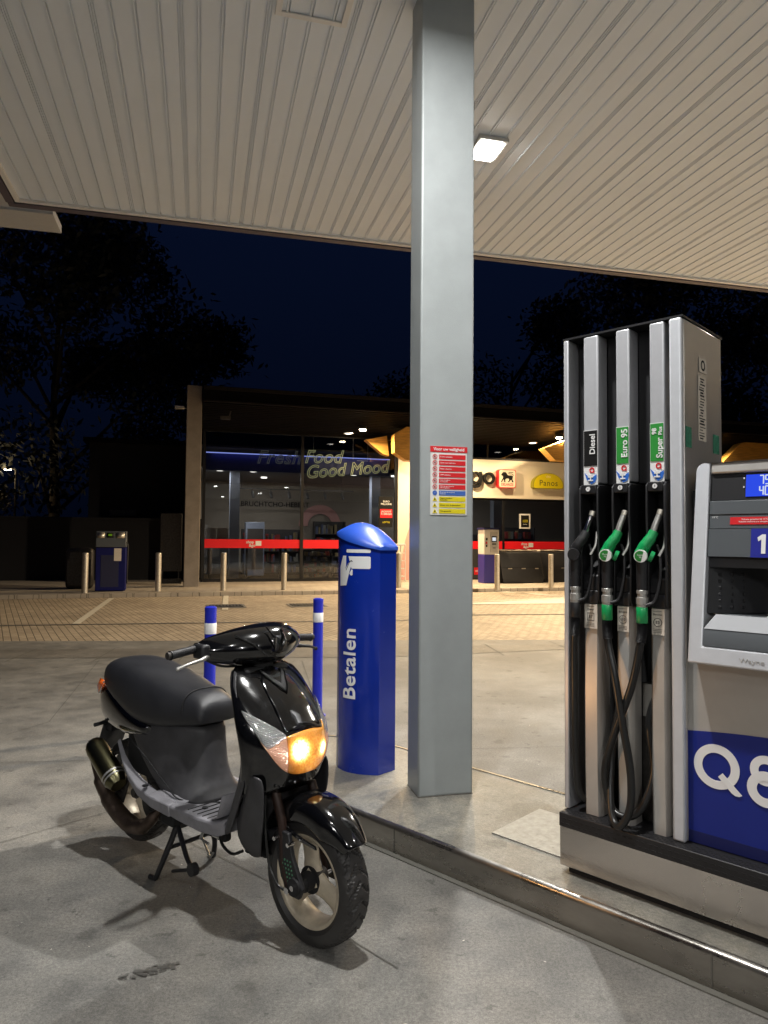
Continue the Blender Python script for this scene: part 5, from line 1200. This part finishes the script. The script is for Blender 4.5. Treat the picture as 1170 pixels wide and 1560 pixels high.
# added mast lamp, out of view to the right, warming the driveway
t = thing('street_lamp', 'added tall lamp mast, out of view, at the right edge of the driveway', 'street lamp', (13.5, 13.0, 0)); MB().tube([(0, 0, 0), (0, 0, 7.5)], [.08, .05], 12).build('mast', M['zinc'], t); MB().box(-1.0, .1, -.12, .12, 7.45, 7.58).build('lamp_head', M['zinc'], t, bevel=.03)
la = bpy.data.lights.new('added_mast_light', 'AREA'); la.shape = 'RECTANGLE'; la.size = .5; la.size_y = .2; la.spread = R(95); la.energy = 3600; la.color = (1, .80, .55)
lo = bpy.data.objects.new('added_mast_light', la); COL.objects.link(lo); lo.parent = t; lo.location = (-.7, 0, 7.42); lo.rotation_euler = (0, R(42), 0)

# ---- things on the shop pavement
def bollard(x, y, lab):
    t = thing('steel_bollard', lab, 'bollard', (x, y, .10), 0, 'steel bollards along the shop pavement')
    MB().tube([(0, 0, 0), (0, 0, 1.0)], .076, 20).build('tube', M['zinc'], t); MB().lathe([(.076, 1.001), (.070, 1.016), (.05, 1.024)], (0, 0, 0), 'z', 20).build('cap', M['zinc'], t)
for x, y, lab in ((-7.58, 18.09, 'steel bollard in front of the dark blue air machine'), (-5.98, 18.91, 'steel bollard between the air machine and the shop pillar'), (-4.36, 19.40, 'steel bollard before the left shop window, nearest the pillar'), (-2.77, 19.83, 'steel bollard before the shop window just left of the central mullion'),
                  (.45, 21.04, 'steel bollard seen between the blue payment post and the grey column'), (3.27, 20.49, 'steel bollard before the white and purple kiosk'), (5.01, 21.3, 'steel bollard before the charcoal bins')): bollard(x, y, lab)
# air and water machine
t = qthing('air_machine', 'dark blue air and water machine with grey head and small green display', 'air pump', -1.56, 19.9)
MB().box(-.37, .37, 0, .5, .02, 1.15).build('body', M['machine_blue'], t, bevel=.015); MB().box(-.24, .20, -.006, 0, .12, .95).build('door', mat('dull_blue_door', (.012, .014, .05), .6), t)
MB().prism([(-.02, 1.16), (-.02, 1.28), (.06, 1.58), (.5, 1.58), (.5, 1.16)], -.37, .37, 'x').build('head', M['grey'], t, bevel=.01)
b = MB(); b.add([(-.34, .002, 1.40), (-.16, .002, 1.40), (-.16, .042, 1.55), (-.34, .042, 1.55)], [(0, 1, 2, 3)]).add([(.12, .002, 1.40), (.33, .002, 1.40), (.33, .042, 1.55), (.12, .042, 1.55)], [(0, 1, 2, 3)]); b.build('info_plates', M['zinc'], t, solid=.004)
b = MB(); b.add([(-.10, .000, 1.41), (.06, .000, 1.41), (.06, .034, 1.54), (-.10, .034, 1.54)], [(0, 1, 2, 3)]); b.build('display', M['ink'], t, solid=.005)
b = MB(); b.add([(-.07, -.006, 1.455), (.02, -.006, 1.455), (.02, .008, 1.505), (-.07, .008, 1.505)], [(0, 1, 2, 3)]); b.build('green_digits', emis('green_display', (.25, .5, .02), .35), t, solid=.006)
MB().box(.08, .26, -.008, -.001, .80, 1.13).build('notice', M['paper'], t); MB().tube([(.38, .1, 1.30), (.42, .1, 1.2), (.40, .1, .2)], .018, 8).build('hose', M['hose'], t)
t = qthing('grey_cabinet', 'low rounded grey cabinet half hidden behind the leftmost bollard', 'cabinet', -2.45, 21.0); MB().box(-.35, .35, 0, .5, 0, 1.12).build('casing', M['engine'], t, bevel=.12, seg=4); MB().box(-.3, .3, -.01, -.002, .15, .8).build('door', M['engine'], t)
t = qthing('grey_wall_panel', 'pale grey panel standing against the dark wall beside the pillar', 'panel', .05, 22.2); MB().box(-.42, .2, 0, .06, .42, 2.15).build('panel_board', M['engine'], t, bevel=.01); MB().box(-.42, .2, -.03, .05, .05, .2).build('panel_foot', M['engine'], t); MB().box(-.36, -.32, .0, .05, .2, .42).box(.1, .14, 0, .05, .2, .42).build('panel_legs', M['engine'], t)
# kiosk
t = qthing('payment_kiosk', 'white outdoor payment kiosk with screen on a purple base by the shop window', 'payment kiosk', 10.12, 21.6)
MB().box(-.26, .28, 0, .5, .0, .95).build('base', M['purple'], t, bevel=.02); MB().box(-.26, .28, -.01, .5, .952, 1.78).build('head', M['whited'], t, bevel=.02); MB().box(-.29, .31, -.04, .52, 1.782, 1.84).build('roof_cap', mat('navy_cap', (.01, .015, .09), .4), t)
MB().box(-.04, .22, -.030, -.012, 1.02, 1.70).build('front_plate', M['cab'], t); MB().box(.0, .18, -.036, -.031, 1.36, 1.56).build('screen_frame', M['ink'], t); MB().box(.02, .15, -.040, -.037, 1.40, 1.52).build('screen', emis('screen_white', (.8, .85, .9), 1.0), t)
b = MB(); b.box(.02, .16, -.036, -.031, 1.28, 1.32).box(.04, .14, -.036, -.031, 1.16, 1.18).box(-.2, -.14, -.016, -.011, 1.42, 1.50).box(-.2, -.15, -.016, -.011, 1.2, 1.28); b.build('slots', M['ink'], t); MB().box(-.21, -.15, -.016, -.011, 1.30, 1.38).build('red_mark', M['red'], t)
# charcoal bins
for i, (u, w0) in enumerate(((11.22, 21.5), (12.9, 21.8))):
    t = qthing('charcoal_bin', ('large charcoal sloping storage bin directly right of the kiosk', 'large charcoal sloping storage bin half hidden by the fuel pump')[i], 'storage bin', u, w0, .1, 'storage bins before the shop')
    MB().prism([(.0, .0), (-.02, .12), (.28, 1.02), (.9, 1.06), (.9, 0)], -.72, .78, 'x').build('bin_body', M['charcoal'], t, bevel=.015)
    b = MB(); b.prism([(-.03, .16), (.26, 1.01), (.262, 1.00), (-.025, .15)], -.74, -.71, 'x'); b.prism([(-.03, .16), (.26, 1.01), (.262, 1.00), (-.025, .15)], .77, .80, 'x'); b.build('edge_strips', M['engine'], t, solid=.01)
    b = MB(); b.box(-.5, -.36, .055, .075, .47, .50).box(.0, .14, .055, .075, .47, .50).box(.5, .62, .055, .075, .47, .50); b.build('catches', M['zinc'], t)
    MB().box(-.72, .78, .072, .086, .515, .522).build('lid_gap', M['blackm'], t)
    b = MB(); random.seed(i); x = -.68
    while x < .7: w_ = .1 + random.random() * .15; b.box(x, x + w_, .32, .8, 1.062, 1.085 + random.random() * .03); x += w_ + .01
    b.build('paper_stack', M['paper'], t)
t = qthing('wire_trolley', 'pale trolley standing at the cream wall beside the grey column', 'trolley', 7.15, 22.6); b = MB()
for x in (-.3, .3):
    for y in (0, .5): b.tube([(x, y, .0), (x, y, 1.25)], .02, 8)
for k in range(5):
    z = .18 + .26 * k; b.box(-.3, .3, 0, .5, z, z + .03)
b.build('cage', M['whited'], t); MB().box(-.31, .31, -.01, .51, 1.22, 1.28).build('top_tray', M['whited'], t, bevel=.01)
# camera on the pillar
t = qthing('security_camera', 'small pale security camera on the left side of the shop pillar', 'camera', .22, 21.6, 5.3); MB().box(-.25, .02, -.05, .06, 0, .10).build('camera_body', M['zinc'], t, bevel=.01); MB().tube([(.08, .1, .05), (-.02, .05, .05)], .02, 8).build('bracket', M['zinc'], t)
t = qthing('security_camera', 'small dim security camera under the roof just right of the pillar', 'camera', 1.45, 21.9, 5.12); MB().box(-.15, .15, -.05, .06, 0, .10).tube([(.1, 0, .05), (.16, 0, .28)], .02, 8).build('camera_body', M['engine'], t, bevel=.01)

# ================================================================== BACKGROUND
t = qthing('side_building', 'almost black low building left of the shop pillar', 'building', -1.2, 27, 0)
MB().box(-1.7, 1.9, 0, 6, 0, 4.9).build('wall', M['wall'], t); MB().box(-1.9, 1.9, -.2, 6.1, 4.9, 5.05).build('roof_edge', M['roof'], t); MB().box(-1.0, -.1, -.03, -.005, 2.3, 2.5).box(-1.0, -.1, -.03, -.005, 1.5, 1.7).build('vent_slats', M['engine'], t)
t = thing('garden_wall', 'long dark wall running behind the air machine', 'wall', (-14, 22.5, 0), R(14)); MB().box(-14, 8, 0, .25, 0, 2.1).build('wall_face', M['wall'], t); MB().box(-14, 8, -.04, .29, 2.1, 2.18).build('coping', M['wall'], t)
def tree(name, x, y, h, rad, lab, seed, n=5200, zb=.28, lm=None, ls=.17):
    n = int(n * 1.9)
    rnd = random.Random(seed); t = thing(name, lab, 'tree', (x, y, 0), 0, 'dark trees behind the station')
    b = MB(); b.tube(spline([(0, 0, 0), (.1, 0, h * .2), (-.1, .1, h * .45), (.1, 0, h * .75)], 5), [.30 - .016 * i for i in range(16)], 10)
    cl = []
    for i in range(15):
        a = rnd.random() * 2 * pi; z = h * (zb + rnd.random() * (1 - zb)); k = math.sqrt(max(.08, 1 - ((z / h - .62) / .45) ** 2)); r_ = rad * k * (.45 + .5 * rnd.random())
        c = Vector((cos(a) * r_, sin(a) * r_, z)); cl.append((c, rad * (.28 + .22 * rnd.random())))
        b.tube([(0, 0, max(h * .15, z - rad * .6)), c * .6 + Vector((0, 0, z * .35)), c], [.10, .06, .02], 6)
    b.build('trunk', M['bark'], t)
    b = MB()
    for i in range(n):
        c, r_ = cl[rnd.randrange(len(cl))]
        d = Vector((rnd.gauss(0, 1), rnd.gauss(0, 1), rnd.gauss(0, .8))); d = d.normalized() * r_ * (.55 + .5 * rnd.random()) if rnd.random() < .75 else d * r_ * .5
        p = c + d; e1 = Vector((rnd.gauss(0, 1), rnd.gauss(0, 1), rnd.gauss(0, 1))).normalized() * ls * (.6 + rnd.random()); e2 = e1.cross(Vector((rnd.random(), rnd.random(), 1))).normalized() * ls * .5
        b.v += [tuple(p - e1), tuple(p + e2), tuple(p + e1), tuple(p - e2)]; k = len(b.v) - 4; b.f.append((k, k + 1, k + 2, k + 3))
    b.build('crown', lm or M['leaf'], t, smooth=False)
tree('broadleaf_tree', -14.5, 31, 16.0, 5.6, 'tallest dark tree at the far left beneath the canopy corner', 1, 7000)
tree('broadleaf_tree', -19.5, 26, 12.5, 5.0, 'dark tree at the left picture edge', 2, 5000)
tree('broadleaf_tree', -9.5, 36, 11.0, 4.2, 'lower dark tree rising behind the shop pillar side building', 3, 5000)
tree('broadleaf_tree', 7.5, 42, 15.5, 5.2, 'dark tree showing above the shop roof between the column and the pump', 4, 5500)
tree('broadleaf_tree', 15.5, 40, 17, 6.0, 'dark tree above the shop roof behind the fuel pump', 5, 6000)
tree('broadleaf_tree', 23, 38, 19, 6.5, 'dark tree at the right picture edge beyond the pump', 6, 6000)
tree('broadleaf_tree', 1.5, 48, 12, 4.5, 'low dark tree barely topping the shop roof beside the column', 8, 4000)
tree('small_tree', -16.6, 28.0, 4.6, 1.5, 'small tree at the left edge with leaves coloured warm to look lit by the street lamp', 9, 1500, .42, mat('lamp_tinted_leaves', (.10, .075, .03), .7), .07)  # warm lamplight is put into this brighter leaf colour
t = thing('street_lamp', 'small distant street lamp glowing above the leaves at the left edge', 'street lamp', (-15.4, 29.6, 0)); MB().tube([(0, 0, 0), (0, 0, 4.3), (-.3, 0, 4.42)], [.05, .04, .03], 8).build('mast', M['engine'], t)
MB().box(-.55, -.2, -.08, .08, 4.36, 4.44).build('lamp_head', M['engine'], t); MB().box(-.45, -.22, -.09, .06, 4.30, 4.355).build('lamp_glass', emis('street_lamp_glow', (1, .85, .6), 12), t)
la = bpy.data.lights.new('street_glow', 'POINT'); la.energy = 60; la.color = (1, .75, .4); la.shadow_soft_size = .1; lo = bpy.data.objects.new('street_glow', la); COL.objects.link(lo); lo.parent = t; lo.location = (-.6, -.5, 4.1)
# parked car at the left edge
t = thing('parked_car', 'orange parked car just showing at the left picture edge', 'car', (-16.9, 29.2, 0), R(8))
secs = []
for x, zl, zh, w_, wt in ((-2.1, .45, .75, .62, .55), (-2.0, .30, .95, .80, .66), (-1.5, .25, 1.0, .86, .70), (-1.0, .25, 1.38, .87, .58), (-.3, .25, 1.48, .88, .60), (.5, .25, 1.42, .88, .58), (1.1, .25, 1.02, .87, .70), (1.8, .28, .88, .84, .66), (2.1, .40, .70, .70, .55)):
    secs.append([(x, -w_, zl), (x, -w_, min(zh, .85)), (x, -wt, zh), (x, wt, zh), (x, w_, min(zh, .85)), (x, w_, zl)])
MB().loft(secs).build('body', M['car'], t, sub=2)
b = MB(); b.add([(-.95, -.80, .98), (.95, -.80, .98), (.5, -.68, 1.30), (-.8, -.68, 1.32)], [(0, 1, 2, 3)]); b.build('side_window', M['ink'], t, solid=.01)
for x in (-1.3, 1.3):
    for y in (-.86, .70):
        b = MB(); b.lathe([(.31, y), (.31, y + .16)], (x, 0, .31), 'y', 20); w_ = b.build('wheel', M['rubber'], t); b = MB(); b.lathe([(.19, y - .006), (.19, y - .001)], (x, 0, .31), 'y', 16); b.build('rim', M['alu'], w_)
b = MB(); b.box(2.02, 2.10, -.6, -.35, .58, .68).box(2.02, 2.10, .35, .6, .58, .68); b.build('headlights', M['whited'], t)
# verge behind
MB().add([(-60, 22, .006), (-8.5, 24.5, .006), (-8.5, 70, .006), (-60, 70, .006)], [(0, 1, 2, 3)]).build('verge', M['grass'], kind='structure')
# litter of tiny specks, stains
rnd = random.Random(5)
b = MB()
for i in range(70):
    x, y = rnd.uniform(-2.6, 1.2), rnd.uniform(2.0, 6.5); s_ = rnd.uniform(.002, .006); a = rnd.random() * 3; c, d = cos(a) * s_, sin(a) * s_
    b.add([(x - c, y - d, .006), (x + d * .5, y - c * .5, .006), (x + c * 1.4, y + d * 1.4, .007), (x - d * .5, y + c * .5, .006)], [(0, 1, 2, 3)])
tag(b.build('litter', M['paper']), 'scattered pale specks of grit on the concrete around the scooter', 'grit', kind='stuff')
b = MB()
rnd = random.Random(12)
for i in range(90):
    a = rnd.random() * 2 * pi; r_ = rnd.random() ** .6; x = -.80 + cos(a) * r_ * .095 + sin(a) * .02; y = 2.52 + sin(a) * r_ * .035 + cos(a) * r_ * .03; rr_ = .003 + rnd.random() * .006
    b.add([(x + rr_ * cos(q * pi / 4) * (.8 + .4 * rnd.random()), y + rr_ * .8 * sin(q * pi / 4), .004 + .00003 * i) for q in range(8)], [tuple(range(8))])
b.build('oil_spot', mat('oil_stain', (.095, .09, .082), .5), kind='structure')
